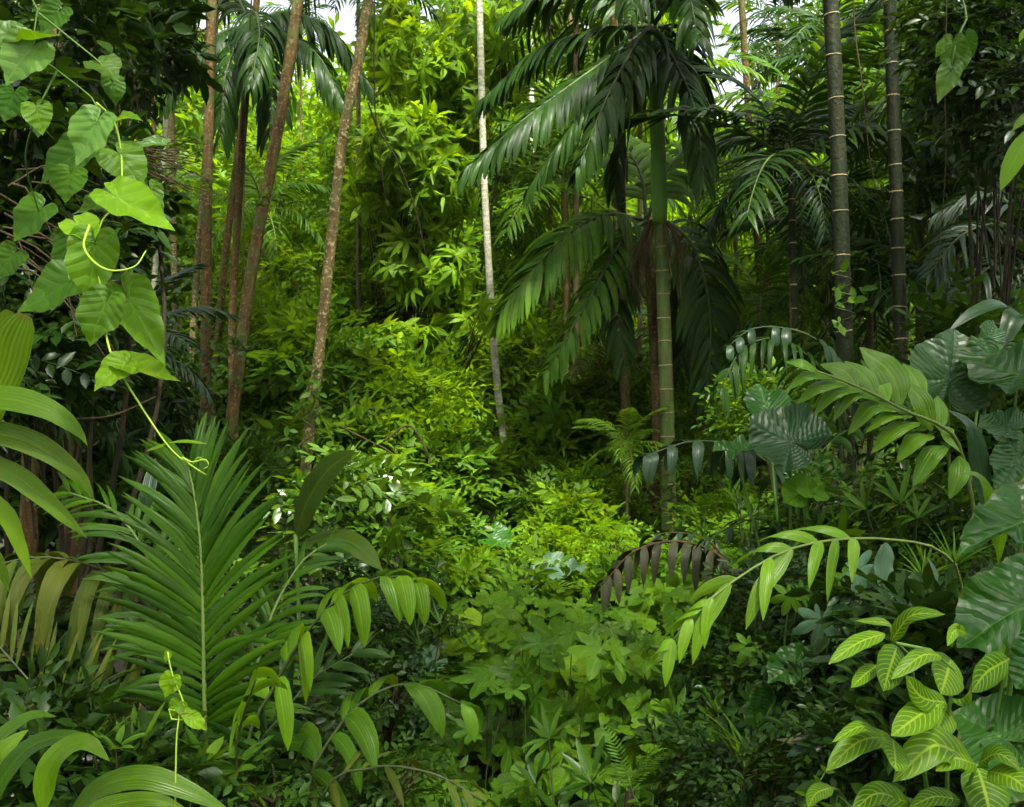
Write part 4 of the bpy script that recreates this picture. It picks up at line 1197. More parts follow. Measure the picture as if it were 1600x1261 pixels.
# ------------------------------------------------------------------ understory, back to front
US = [  # leaf mats carry painted light: bright where lit, deep where shaded
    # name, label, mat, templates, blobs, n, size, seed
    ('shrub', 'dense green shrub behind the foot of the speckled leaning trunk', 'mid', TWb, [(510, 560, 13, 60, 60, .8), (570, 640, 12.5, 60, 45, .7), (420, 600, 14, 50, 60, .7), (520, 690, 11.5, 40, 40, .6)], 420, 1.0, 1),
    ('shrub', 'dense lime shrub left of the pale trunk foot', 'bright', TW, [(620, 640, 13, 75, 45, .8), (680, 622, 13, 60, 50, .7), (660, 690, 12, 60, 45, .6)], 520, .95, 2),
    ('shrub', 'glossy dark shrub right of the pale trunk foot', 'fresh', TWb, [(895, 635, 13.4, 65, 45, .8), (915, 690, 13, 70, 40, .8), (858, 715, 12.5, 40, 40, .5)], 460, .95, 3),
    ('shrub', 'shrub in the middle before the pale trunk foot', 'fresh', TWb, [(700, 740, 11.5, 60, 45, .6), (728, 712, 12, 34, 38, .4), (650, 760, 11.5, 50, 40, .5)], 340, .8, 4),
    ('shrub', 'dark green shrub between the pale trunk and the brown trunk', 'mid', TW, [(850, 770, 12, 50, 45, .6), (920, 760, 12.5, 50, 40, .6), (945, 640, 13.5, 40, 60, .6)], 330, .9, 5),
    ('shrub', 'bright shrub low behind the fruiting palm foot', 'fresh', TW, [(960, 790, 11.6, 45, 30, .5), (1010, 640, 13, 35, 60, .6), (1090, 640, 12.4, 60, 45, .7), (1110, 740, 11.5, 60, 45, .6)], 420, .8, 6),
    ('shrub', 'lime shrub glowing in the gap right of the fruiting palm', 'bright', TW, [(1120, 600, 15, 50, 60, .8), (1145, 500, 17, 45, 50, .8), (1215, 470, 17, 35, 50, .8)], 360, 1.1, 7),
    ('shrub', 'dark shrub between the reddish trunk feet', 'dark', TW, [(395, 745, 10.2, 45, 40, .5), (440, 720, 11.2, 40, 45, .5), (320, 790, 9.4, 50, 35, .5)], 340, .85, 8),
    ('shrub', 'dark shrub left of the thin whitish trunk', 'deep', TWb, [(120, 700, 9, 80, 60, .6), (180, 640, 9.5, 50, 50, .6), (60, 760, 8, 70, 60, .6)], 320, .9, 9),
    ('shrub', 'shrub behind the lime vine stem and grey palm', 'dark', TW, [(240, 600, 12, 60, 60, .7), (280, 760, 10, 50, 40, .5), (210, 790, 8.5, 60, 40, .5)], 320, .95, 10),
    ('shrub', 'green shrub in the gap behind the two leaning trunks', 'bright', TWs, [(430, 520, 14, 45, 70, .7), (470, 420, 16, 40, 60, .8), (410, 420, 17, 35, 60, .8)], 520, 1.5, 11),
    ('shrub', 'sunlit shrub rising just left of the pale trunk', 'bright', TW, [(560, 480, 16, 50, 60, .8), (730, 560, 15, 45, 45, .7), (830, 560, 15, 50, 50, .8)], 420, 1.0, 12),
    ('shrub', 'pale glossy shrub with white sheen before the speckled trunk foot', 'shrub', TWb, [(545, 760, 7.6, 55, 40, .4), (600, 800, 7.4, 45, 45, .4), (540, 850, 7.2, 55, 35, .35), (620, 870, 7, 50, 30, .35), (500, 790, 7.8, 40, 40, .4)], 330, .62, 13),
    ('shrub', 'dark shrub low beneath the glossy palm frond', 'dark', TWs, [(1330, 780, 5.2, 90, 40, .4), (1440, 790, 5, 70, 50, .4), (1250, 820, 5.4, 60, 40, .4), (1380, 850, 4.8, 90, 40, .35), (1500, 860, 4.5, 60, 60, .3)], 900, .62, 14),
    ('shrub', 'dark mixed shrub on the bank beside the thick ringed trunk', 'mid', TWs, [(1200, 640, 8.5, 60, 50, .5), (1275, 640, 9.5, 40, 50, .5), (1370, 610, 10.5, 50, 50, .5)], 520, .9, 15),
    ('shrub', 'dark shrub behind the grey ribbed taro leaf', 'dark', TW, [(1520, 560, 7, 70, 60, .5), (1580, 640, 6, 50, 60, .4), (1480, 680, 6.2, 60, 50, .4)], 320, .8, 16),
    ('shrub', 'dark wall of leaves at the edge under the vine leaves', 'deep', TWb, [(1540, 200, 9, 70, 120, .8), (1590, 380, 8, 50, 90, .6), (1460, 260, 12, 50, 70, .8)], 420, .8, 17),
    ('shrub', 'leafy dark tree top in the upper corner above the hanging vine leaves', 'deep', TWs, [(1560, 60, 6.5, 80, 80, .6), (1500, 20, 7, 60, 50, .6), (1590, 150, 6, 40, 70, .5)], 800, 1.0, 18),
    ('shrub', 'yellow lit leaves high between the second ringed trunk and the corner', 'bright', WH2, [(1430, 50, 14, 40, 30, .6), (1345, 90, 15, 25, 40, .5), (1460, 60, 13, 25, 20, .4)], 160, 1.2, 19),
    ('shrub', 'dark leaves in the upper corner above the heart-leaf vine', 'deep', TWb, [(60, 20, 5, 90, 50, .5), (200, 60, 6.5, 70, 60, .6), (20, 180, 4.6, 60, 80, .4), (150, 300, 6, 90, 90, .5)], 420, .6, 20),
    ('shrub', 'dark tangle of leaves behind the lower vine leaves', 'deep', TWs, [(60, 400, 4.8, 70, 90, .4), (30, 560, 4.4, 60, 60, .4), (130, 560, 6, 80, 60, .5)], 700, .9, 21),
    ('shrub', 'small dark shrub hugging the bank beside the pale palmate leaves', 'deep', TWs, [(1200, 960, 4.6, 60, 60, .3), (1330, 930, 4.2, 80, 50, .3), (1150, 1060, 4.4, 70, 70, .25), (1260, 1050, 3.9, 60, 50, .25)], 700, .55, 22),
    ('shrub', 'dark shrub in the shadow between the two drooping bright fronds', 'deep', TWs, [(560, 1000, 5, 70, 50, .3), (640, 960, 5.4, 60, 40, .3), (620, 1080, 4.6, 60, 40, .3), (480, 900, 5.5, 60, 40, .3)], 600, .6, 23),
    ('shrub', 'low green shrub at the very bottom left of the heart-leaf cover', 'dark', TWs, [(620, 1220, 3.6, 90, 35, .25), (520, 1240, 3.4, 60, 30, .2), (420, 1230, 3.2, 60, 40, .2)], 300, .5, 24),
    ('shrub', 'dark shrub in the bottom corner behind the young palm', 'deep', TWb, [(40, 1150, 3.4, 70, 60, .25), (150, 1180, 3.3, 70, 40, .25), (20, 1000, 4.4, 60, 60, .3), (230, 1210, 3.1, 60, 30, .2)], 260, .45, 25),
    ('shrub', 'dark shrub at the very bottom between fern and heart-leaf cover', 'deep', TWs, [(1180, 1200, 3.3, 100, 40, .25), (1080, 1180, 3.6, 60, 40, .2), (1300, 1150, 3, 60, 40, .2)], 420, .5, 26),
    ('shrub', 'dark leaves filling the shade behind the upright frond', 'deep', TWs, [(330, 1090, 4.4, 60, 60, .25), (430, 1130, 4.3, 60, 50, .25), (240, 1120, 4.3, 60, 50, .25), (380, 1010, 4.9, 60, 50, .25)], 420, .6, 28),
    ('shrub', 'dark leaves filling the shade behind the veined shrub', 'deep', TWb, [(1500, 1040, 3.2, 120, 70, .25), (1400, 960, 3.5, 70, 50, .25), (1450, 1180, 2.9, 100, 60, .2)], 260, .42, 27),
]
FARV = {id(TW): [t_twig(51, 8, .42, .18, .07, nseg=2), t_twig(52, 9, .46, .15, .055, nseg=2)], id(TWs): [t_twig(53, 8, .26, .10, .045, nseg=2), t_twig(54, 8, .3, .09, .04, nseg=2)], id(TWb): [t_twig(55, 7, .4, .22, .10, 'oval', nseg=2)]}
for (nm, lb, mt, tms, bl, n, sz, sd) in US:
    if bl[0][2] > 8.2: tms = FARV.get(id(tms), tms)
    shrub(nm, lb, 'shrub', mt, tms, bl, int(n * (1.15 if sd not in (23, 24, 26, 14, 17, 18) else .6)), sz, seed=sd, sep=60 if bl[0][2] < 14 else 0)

# ------------------------------------------------------------------ creeper round the pale trunk's foot
shrub('creeper', 'lime creeper wrapped round the foot of the pale ringed trunk', 'creeper', 'moss', TWs,
      [(790, 700, 12.8, 14, 30, .15), (795, 750, 12.8, 18, 35, .18), (802, 800, 12.7, 18, 35, .2), (806, 840, 12.6, 22, 30, .25)], 260, .8, seed=60, stem=None, base=foot(806, 12.8), droop=.3, sep=40)

# ------------------------------------------------------------------ tree fern and small ferns
def fern_plant(label, px, py, d, n, s, mat, seed, el=(.9, -.1), name='fern', stem=.0):
    g = np.random.default_rng(seed)
    c = P(px, py, d); b = foot(px, d)
    o = thing(name, label, 'fern', b)
    mb = MB(); tube(mb, spline([b, b * .4 + c * .6 + g.normal(0, .03, 3), c], 12), np.linspace(.03, .018, 12), 7, True, .5, .06, seed); part(mb, 'stem', M['twig'], o)
    ms = []
    for t in (t_fern(seed, 18, 1.0, .24, .045), t_fern(seed + 1, 18, 1.0, .2, .04)):
        m = MB(); m.add(*t); ms.append(m.mesh('frond', M[mat]))
    for i in range(n):
        a = i * 2.399 + g.normal(0, .2); e = np.interp(i / max(1, n - 1), [0, 1], el)
        dr = np.array([math.cos(a) * math.cos(e), math.sin(a) * math.cos(e), math.sin(e)])
        piece(ms[i % 2], 'frond', o, mat4(c, frame(dr[None], UP)[0], s * g.uniform(.8, 1.15)))
    return o


fern_plant('yellow green tree fern in the middle left of the bright ground cover', 668, 778, 9.5, 16, .42, 'fern', 70, (.7, .0))
fern_plant('lacy fern low behind the pale glossy shrub', 610, 730, 10.5, 12, .4, 'fern', 72, (.8, 0))
fern_plant('dark fern in the shade right of the brown dry frond', 1180, 910, 5.2, 10, .28, 'mid', 74, (.9, 0))
fern_plant('small fern at the bottom below the heart-leaf cover', 985, 1235, 3.5, 7, .24, 'mid', 76, (1.2, .3))
fern_plant('dark fern on the bank above the pale palmate leaf', 1330, 900, 4.4, 9, .22, 'dark', 78, (.9, 0))

# ------------------------------------------------------------------ bright low ground cover beyond the heart leaves
def cover_patch(name, label, mat, tms, xr, yr, n, size, seed, lift=(.15, .55), group=None, sep=0, sepname='leaf_spray', cat='ground cover', mask=None):
    g = np.random.default_rng(seed)
    y = g.uniform(*yr, n); px = g.uniform(*xr, n)
    x = (px - 800) / F * y
    z = ground_z(x, y) + g.uniform(0, 1, n) ** .6 * (lift[1] - lift[0]) + lift[0] * g.random(n)
    # gentle mounds
    z = z + .08 * np.sin(x * 2.6 + seed) * np.sin(y * 2.1)
    pos = np.stack([x, y, z], 1)
    a = g.random(n) * 6.28
    D = norm(np.stack([np.cos(a), np.sin(a), g.normal(.05, .25, n)], -1) + np.array([0, -.35, 0]))
    R = frame(D, norm(UP + g.standard_normal((n, 3)) * .35 + np.array([0, -.3, 0])))
    sc = size * g.uniform(.7, 1.25, n)
    b = on_ground(float(np.mean(x)), float(np.mean(y)), 0)
    o = thing(name, label, cat, b, group)
    order = np.argsort(y - z * 1.2); k = min(sep, n)
    if k:
        ms = []
        for t in tms:
            m = MB(); m.add(*t); ms.append(m.mesh(sepname, M[mat]))
        for i in order[:k]: piece(ms[int(g.integers(len(ms)))], sepname, o, mat4(pos[i], R[i], sc[i]))
    mb = MB(); rest = order[k:]; ch = g.integers(len(tms), size=len(rest))
    for j, t in enumerate(tms):
        s = rest[ch == j]
        if len(s): scatter(mb, t, pos[s], R[s], sc[s], None, g)
    part(mb, 'foliage', M[mat], o, True)
    return o


g0 = np.random.default_rng(41)
CL = [('lime feathery bush in the clearing just left of the dry frond', 'bright', FERN + TWs, 930, 850, 8.6, 60, 30), ('lime bush at the front of the clearing beside the shining taro leaves', 'bright', TWs, 850, 860, 8.2, 50, 32),
      ('fresh bush in the clearing before the fruiting palm foot', 'fresh', TWs, 985, 850, 9.0, 40, 26), ('round bright bush in the middle of the clearing', 'bright', TWb, 900, 815, 9.6, 45, 28),
      ('fine-leaved bush in the clearing under the creeper-clad foot', 'fresh', TWs, 780, 850, 9.0, 45, 35), ('bush left in the clearing below the tree fern', 'mid', TWb, 700, 850, 8.6, 45, 35),
      ('lime bush in the clearing below the glossy shrub', 'bright', WH2, 745, 900, 7.6, 45, 28), ('dark-centred bush at the near edge of the clearing', 'mid', TWb, 830, 925, 7.2, 60, 26),
      ('leafy bush right of the fruiting palm foot', 'fresh', TWs, 1115, 815, 9.4, 45, 30), ('bright bush under the dark hanging leaflets', 'bright', TWs, 1170, 805, 8.4, 50, 28),
      ('bush at the near edge of the clearing behind the dry frond', 'fresh', WH2, 960, 905, 7.4, 55, 30), ('lime bush far back in the clearing beside the brown trunk', 'bright', TWs, 945, 760, 11, 40, 28),
      ('dark leafy bush far back in the clearing left of the brown trunk', 'mid', TWb, 870, 770, 11, 45, 30), ('small bush hugging the base of the fruiting palm', 'fresh', TWs, 1085, 862, 8.4, 40, 22),
      ('low bush in the clearing behind the round creeper leaves', 'mid', TWs, 660, 900, 7.6, 55, 30)]
for i, (lb, mt, tms, px, py, d, rx, ry) in enumerate(CL):
    bl = [(px + g0.normal(0, rx * .4), py + g0.normal(0, ry * .4), d + g0.normal(0, .25), rx * g0.uniform(.45, .8), ry * g0.uniform(.5, .9), .3) for _ in range(3)]
    shrub('shrub', lb, 'shrub', mt, tms, bl, 210, .62 if tms is not TWb else .5, seed=200 + i, sep=50, stemr=.01, shell=.3)
cover_patch('ground_cover_plant', 'low lime ground cover in the clearing before the fruiting palm', 'bright', TWs, (800, 1090), (7.6, 12.5), 420, .75, 80, (.03, .3), sep=80)
cover_patch('ground_cover_plant', 'low ground cover left of the clearing under the tree fern', 'fresh', TWs + FERN[:1], (590, 820), (7.6, 12.5), 420, .75, 81, (.03, .3), sep=40)
cover_patch('ground_cover_plant', 'green ground cover right of the fruiting palm foot', 'fresh', FARV[id(TWs)], (1050, 1300), (7.5, 13), 480, .8, 82, (.03, .4), sep=40)
cover_patch('ground_cover_plant', 'shaded low plants under the reddish trunks', 'mid', FARV[id(TWs)], (150, 620), (7.5, 13), 600, .9, 83, (.03, .4), sep=40)
cover_patch('ground_cover_plant', 'shaded low plants along the far foot of the forest', 'mid', FARV[id(TW)], (-150, 1750), (13, 24), 1500, 1.2, 84, (.1, .9))
o = None

LI = [('thin bare liana looping behind the pale trunk foot', [(600, 690, 11), (640, 665, 11), (665, 700, 11), (675, 740, 11), (690, 770, 11)], .014, 'dry_twig'),
      ('pale curved branch arching low through the lime shrub', [(530, 665, 10.5), (580, 690, 10.5), (610, 705, 10.5), (640, 735, 10.4), (655, 775, 10.4)], .012, 'dry_twig'),
      ('dark liana hanging beside the slim brown trunk', [(401, -420, 11.5), (395, -20, 11.5), (388, 150, 11.4), (384, 330, 11.4), (378, 520, 11.4), (360, 690, 11.3)], .012, 'twig'),
      ('thin liana hanging from the top beside the fruiting palm', [(991, -420, 9.6), (985, -20, 9.6), (990, 120, 9.5), (982, 280, 9.5), (986, 420, 9.5)], .006, 'twig'),
      ('liana drooping between the two dark ringed trunks', [(1336, -420, 7.5), (1330, -20, 7.5), (1345, 140, 7.4), (1360, 260, 7.4), (1385, 330, 7.5), (1400, 300, 7.6)], .008, 'twig'),
      ('thin aerial root dropping in front of the dark corner leaves', [(1481, -420, 6), (1475, -20, 6), (1470, 120, 6), (1477, 260, 6), (1472, 420, 6)], .005, 'dry_twig'),
      ('slanting bare twig low in the dark left undergrowth', [(20, 700, 4.5), (90, 660, 4.4), (170, 650, 4.4), (240, 620, 4.4)], .008, 'dry_twig')]
for i, (lb, pts, r, mt) in enumerate(LI):
    o = thing('liana', lb, 'liana', P(*pts[0])); mb = MB(); tube(mb, trunk_path(px_path(pts), 40, .02, i), np.linspace(r, r * .5, 40), 6, True, .5, .05, i); part(mb, 'stem', M[mt], o)

LANCE = [t_whorl(21, 9, .34, .05, .9, 4, .5, 'lance'), t_whorl(22, 8, .3, .06, .7, 4, .6, 'oval')]
GRASS = [t_whorl(23, 12, .42, .018, 1.4, 5, .8, 'needle'), t_whorl(24, 10, .36, .02, 1.2, 5, .9, 'needle')]
MIXED = [('tuft of lance leaves on the dark bank under the glossy frond', 'mid', LANCE, 1420, 820, 4.6, 8), ('tuft of lance leaves at the bank foot left of the small taro', 'dark', LANCE, 1130, 1120, 4.2, 7),
         ('grassy tuft on the bank beside the arching stalk', 'fresh', GRASS, 1480, 905, 3.9, 6), ('grassy tuft at the bottom beside the sword fern', 'mid', GRASS, 1170, 1215, 3.4, 6),
         ('lance-leaved plant in the dark hollow left of the mound', 'dark', LANCE, 575, 1030, 4.8, 7), ('lance-leaved plant low in the bottom left shade', 'mid', LANCE, 210, 1190, 3.1, 6),
         ('grassy tuft in the dark hollow under the pale drooping frond', 'dark', GRASS, 640, 1010, 5.0, 6), ('lance-leaved plant above the dead grey leaf', 'mid', LANCE, 1320, 850, 4.7, 7),
         ('rosette of lance leaves at the very bottom middle', 'dark', LANCE, 880, 1240, 3.9, 5), ('grassy tuft under the grey green taro leaf', 'mid', GRASS, 1180, 790, 6.2, 6)]
for i, (lb, mt, tms, px, py, d, n) in enumerate(MIXED):
    g = np.random.default_rng(900 + i); c = P(px, py, d); b = on_ground(c[0], c[1], -.02)
    o = thing('leaf_tuft', lb, 'plant', b); ms = []
    for t in tms:
        m = MB(); m.add(*t); ms.append(m.mesh('rosette', M[mt]))
    for k in range(n):
        e = c + g.normal(0, 1, 3) * np.array([.12, .1, .07]); sc_ = g.uniform(.55, 1.0)
        piece(ms[k % len(ms)], 'rosette', o, mat4(e, frame(norm(UP + g.normal(0, .3, 3))[None], np.array([0, -1.0, .1]))[0], sc_ * .75))
        mb = MB(); tube(mb, spline([b + g.normal(0, .03, 3) * [1, 1, 0], (b + e) / 2, e], 8), np.linspace(.006, .004, 8), 5, False); part(mb, 'stem', M['rachis_dark'], o)

# epiphytes and climbing leaves on the trunks
EP = [('small spiky epiphyte on the straight reddish palm trunk', 322, 300, 10.85, 5, .5, 'fresh'), ('small spiky epiphyte on the strongly leaning reddish trunk', 412, 312, 10.35, 5, .5, 'fresh'),
      ('dark epiphyte clump low on the strongly leaning trunk', 372, 545, 10.3, 8, .5, 'dark'), ('leafy epiphyte on the thin grey brown trunk', 270, 470, 14.8, 6, .55, 'mid'), ('small fern-like epiphyte high on the speckled trunk', 545, 185, 8.9, 4, .35, 'mid')]
for i, (lb, px, py, d, n, sc0, mt) in enumerate(EP):
    g = np.random.default_rng(950 + i); c = P(px, py, d); o = thing('epiphyte', lb, 'plant', c); m = MB(); m.add(*LANCE[i % 2]); me = m.mesh('rosette', M[mt])
    for k in range(n):
        piece(me, 'rosette', o, mat4(c + g.normal(0, .07, 3) * [1, .4, 2.0], frame(norm(np.array([g.normal(0, .5), -.7, g.normal(.4, .3)]))[None], UP)[0], sc0 * g.uniform(.5, 1)))
CLB = [('leafy climber spiralling up the speckled leaning trunk foot', [(476, 730, 8.9), (484, 670, 8.9), (495, 590, 8.9)], 70), ('dark climber on the lower straight reddish palm trunk', [(322, 690, 10.9), (322, 600, 10.9), (324, 500, 10.9)], 70),
       ('climber on the thick dark ringed trunk', [(1318, 500, 7.1), (1316, 420, 7.1)], 26), ('small climber on the fruiting palm trunk foot', [(1044, 800, 10.4), (1043, 740, 10.4)], 30)]
for i, (lb, pts, n) in enumerate(CLB):
    g = np.random.default_rng(970 + i); pp = spline(px_path(pts), 40) if len(pts) > 2 else spline(px_path([pts[0], pts[0], pts[1]][1:]), 40)
    o = thing('climber', lb, 'climber', pp[0]); mb = MB(); tube(mb, pp + np.stack([.07 * np.sin(np.arange(40) * .5), -.03 + .05 * np.cos(np.arange(40) * .5), 0 * np.arange(40)], -1), .006, 4, False); part(mb, 'stem', M['rachis_dark'], o)
    k = g.integers(40, size=n); pos = pp[k] + g.normal(0, 1, (n, 3)) * [.09, .07, .05] + [0, -.06, 0]
    D = norm(g.standard_normal((n, 3)) + [0, -.6, -.4]); R = frame(D, norm(np.array([0, -1.0, .6]) + g.standard_normal((n, 3)) * .4))
    m2 = [MB().add(*t_leaf(1, .5, 'oval', 3, .6, .15)).mesh('leaf', M['mid' if i != 1 else 'dark'])]
    for a in range(n): piece(m2[0], 'leaf', o, mat4(pos[a], R[a], g.uniform(.05, .13)))

# ------------------------------------------------------------------ heart-leaf cover in the middle foreground
def leaf_meshes(kind, mat, seeds, name='leaf', **kw):
    out = []
    for s in seeds:
        m = MB(); m.add(*polar_leaf(kind, seed=s, **kw)); out.append(m.mesh(name, M[mat]))
    return out


def leaf_cover(name, label, kinds, xr, yr, n, size, seed, lift, cat='vine', sepn=300, mound=None):
    """a mound of single leaves: kinds = [(mesh list, template list, material, weight)]"""
    g = np.random.default_rng(seed)
    y = g.uniform(*yr, n); px = g.uniform(*xr, n); x = (px - 800) / F * y
    h = lift[0] + (lift[1] - lift[0]) * g.random(n) ** .6
    h = h * (.75 + .35 * np.sin(x * 2.7 + seed) * np.sin(y * 2.2 + 1))
    if mound is not None:
        h = h * np.clip(1.15 - ((x - mound[0]) / mound[2]) ** 2 - ((y - mound[1]) / mound[3]) ** 2, .12, 1.2)
    z = ground_z(x, y) + h
    pos = np.stack([x, y, z], 1)
    a = g.random(n) * 6.28
    D = norm(np.stack([np.cos(a) * .8, np.sin(a) * .6 - .5, g.normal(-.35, .25, n)], -1))
    R = frame(D, norm(UP + g.standard_normal((n, 3)) * .3 + np.array([0, -.55, 0])))
    sc = size * np.exp(g.normal(0, .28, n))
    b = on_ground(float(x.mean()), float(y.mean()))
    o = thing(name, label, cat, b)
    wts = np.array([k[3] for k in kinds], float); wts /= wts.sum()
    ch = g.choice(len(kinds), n, p=wts)
    order = np.argsort(-sc / y * (1 + .8 * (h / lift[1])))
    for i in order[:sepn]:
        k = kinds[ch[i]]
        piece(k[0][int(g.integers(len(k[0])))], 'leaf', o, mat4(pos[i], R[i], sc[i] * k[4]))
    rest = order[sepn:]
    for c, k in enumerate(kinds):
        s = rest[ch[rest] == c]
        if len(s):
            mb = MB(); scatter(mb, k[1], pos[s], R[s], sc[s] * k[4], None, g); part(mb, 'small_leaves', M[k[2]], o, True)
    mb = MB()
    for i in order[: min(n, 130)]:
        f = np.array([pos[i, 0] + g.normal(0, .06), pos[i, 1] + .05, float(ground_z(pos[i, 0], pos[i, 1]))])
        tube(mb, spline([f, (f + pos[i]) / 2 + g.normal(0, .02, 3), pos[i]], 5), np.linspace(.003, .002, 5), 4, False)
    part(mb, 'stems', M['rachis_dark'], o, True)
    return o


HK = leaf_meshes('heart', 'cover', (1, 2, 3, 4), nt=28, nr=3, droop=.22, fold=.12, wave=.03)
RK = leaf_meshes('round', 'cover', (5, 6), nt=28, nr=3, droop=.15, fold=.1, wave=.03)
RL = leaf_meshes('round', 'cover_lime', (7, 8), nt=28, nr=3, droop=.15, fold=.1, wave=.03)
PK = leaf_meshes('palmate', 'palmate', (9, 10), nt=56, nr=3, droop=.25, fold=.06, wave=.02)
sm = lambda k, s, **kw: polar_leaf(k, nt=kw.pop('nt', 14), nr=2, seed=s, droop=.2, fold=.12, wave=.02, **kw)
leaf_cover('heart_leaf_creeper', 'mound of heart-shaped green leaves filling the middle foreground', [(HK, sm('heart', 1), 'cover', 5, 1), (RK, sm('round', 2), 'cover', 3, 1)],
           (610, 1170), (4.0, 8.4), 2400, .068, 90, (.2, .75), 'creeper', 300, mound=(.35, 5.2, 2.2, 4.4))
leaf_cover('lime_leaf_creeper', 'lime rounded leaves lit up on top of the heart-leaf mound', [(RL, sm('round', 3), 'cover_lime', 1, 1)],
           (700, 930), (5.0, 5.9), 70, .11, 91, (.55, .85), 'creeper', 70)
leaf_cover('lobed_leaf_creeper', 'deeply lobed green leaves low in the heart-leaf mound', [(PK, sm('palmate', 4, nt=42), 'palmate', 1, 1)],
           (720, 1010), (4.4, 6.8), 190, .11, 92, (.3, .9), 'creeper', 170)
leaf_cover('heart_leaf_creeper', 'sparse dark heart leaves creeping over the ground by the bank foot', [(HK, sm('heart', 5), 'cover', 1, 1)],
           (1050, 1330), (4.0, 6.5), 420, .07, 93, (.1, .5), 'creeper', 120)
leaf_cover('round_leaf_creeper', 'small round leaves behind the drooping bright frond left of the mound', [(RK, sm('round', 6), 'cover', 1, 1), (HK, sm('heart', 7), 'cover', 1, 1)],
           (520, 730), (5.6, 8), 240, .075, 94, (.1, .5), 'creeper', 100)

# ------------------------------------------------------------------ leaf litter on the soil
g = np.random.default_rng(77)
n = 5200
y = g.uniform(3.5, 12, n); px = g.uniform(-100, 1700, n); x = (px - 800) / F * y
pos = np.stack([x, y, ground_z(x, y) + g.uniform(.01, .05, n)], 1)
D = g.standard_normal((n, 3)) * np.array([1, 1, .25])
R = frame(D, norm(UP + g.standard_normal((n, 3)) * .4))
mb = MB(); scatter(mb, t_leaf(1, .45, 'oval', 3, .6, -.2), pos, R, g.uniform(.06, .2, n), None, g)
solo(mb, 'leaf_litter', M['litter'], 'stuff', 'brown dead leaves lying on the soil', 'leaf litter')

# ------------------------------------------------------------------ young palm at the centre left
yb = foot(320, 3.6)
yp = thing('young_palm', 'young palm with a big upright feather-shaped frond at the lower left', 'palm', yb)
frond(yp, [yb + [0, 0, .05]] + px_path([(322, 1190, 3.5), (319, 1080, 3.48), (317, 950, 3.5), (313, 850, 3.55), (304, 775, 3.6), (296, 735, 3.65)]), (0.05, -1, .15), 50, .44, .033, 'palm_young', sep=True, t0=.42,
      ang=(60, 20), grav=.5, lift=.3, fold=.26, seed=201, nseg=7, shape=((.42, .5, .7, .9, 1), (.55, .8, 1, .8, .6)), rw=(.013, .004), jit=.05)
frond(yp, [yb + [-.03, 0, .05]] + px_path([(300, 1180, 3.7), (272, 1000, 3.9), (235, 880, 4.0), (180, 800, 4.1), (110, 770, 4.2)]), (.2, -.8, .5), 22, .34, .03, 'palm_young', sep=True, t0=.5,
      ang=(60, 25), grav=.7, lift=.2, seed=202, rw=(.011, .004))
frond(yp, [yb + [.04, 0, .05]] + px_path([(345, 1190, 3.6), (390, 1080, 3.75), (425, 960, 3.85), (470, 880, 3.95), (510, 850, 4.05)]), (-.1, -.7, .6), 20, .3, .028, 'palm_young', sep=True, t0=.45,
      ang=(60, 25), grav=.9, lift=.2, seed=203, rw=(.011, .004))
for i, (pts, w, m) in enumerate([([(318, 830, 3.65), (300, 790, 3.7), (280, 745, 3.75), (268, 712, 3.78)], 34, 'palm_dark'), ([(322, 850, 3.6), (330, 800, 3.65), (350, 770, 3.65), (385, 748, 3.6)], 20, 'palm_young'),
                                 ([(225, 800, 3.9), (232, 770, 3.9), (238, 740, 3.95), (243, 715, 4)], 26, 'palm_grey')]):
    part(curve_leaf(px_path(pts), w / F * 3.7, 'strap', (0, -1, .2), .2, 12, 6, 0, i), 'leaflet', M[m], yp)

# bright frond with wide drooping leaflets right of the young palm
b = foot(395, 3.4)
o = thing('young_palm', 'small palm whose pale lit frond droops wide leaflets over the dark hollow', 'palm', b)
frond(o, [b] + px_path([(385, 1190, 3.3), (425, 1080, 3.3), (478, 990, 3.25), (545, 922, 3.2), (610, 900, 3.15), (650, 912, 3.1)]), (0, -.4, 1), 9, .31, .08, 'palm_bright', 'rachis_dark', sep=True, t0=.62,
      grav=2.6, lift=.1, ang=(75, 35), seed=211, pname='strap', rw=(.010, .003), nseg=8)
frond(o, [b] + px_path([(400, 1200, 3.4), (440, 1120, 3.4), (490, 1060, 3.45), (555, 1020, 3.5)]), (0, -.6, .8), 14, .26, .035, 'palm_dark', 'rachis_dark', sep=True, t0=.5, grav=.6, seed=212, rw=(.009, .003))
frond(o, [b] + px_path([(370, 1210, 3.2), (375, 1140, 3.15), (390, 1090, 3.1), (400, 1060, 3.05)]), (0, -.3, 1), 5, .22, .05, 'palm_bright', 'rachis_dark', sep=True, t0=.6, grav=2.4, seed=213, rw=(.008, .003), nseg=8)
b = foot(470, 3.3)
o = thing('young_palm', 'small palm frond with olive drooping leaflets left of the lobed leaves', 'palm', b)
frond(o, [b] + px_path([(480, 1250, 3.2), (520, 1150, 3.2), (575, 1090, 3.2), (645, 1068, 3.2), (722, 1100, 3.2)]), (0, -.4, 1), 8, .28, .06, 'palm_mid', 'rachis_dark', sep=True, t0=.55, grav=2.3, lift=.1, ang=(70, 30), seed=214, rw=(.009, .003), nseg=8)
frond(o, [b] + px_path([(500, 1260, 3.1), (580, 1200, 3.05), (680, 1210, 3.0), (760, 1255, 2.95)]), (0, -.5, 1), 8, .2, .028, 'palm_olive', 'rachis_dark', sep=True, t0=.4, grav=1.2, seed=215, rw=(.008, .003))

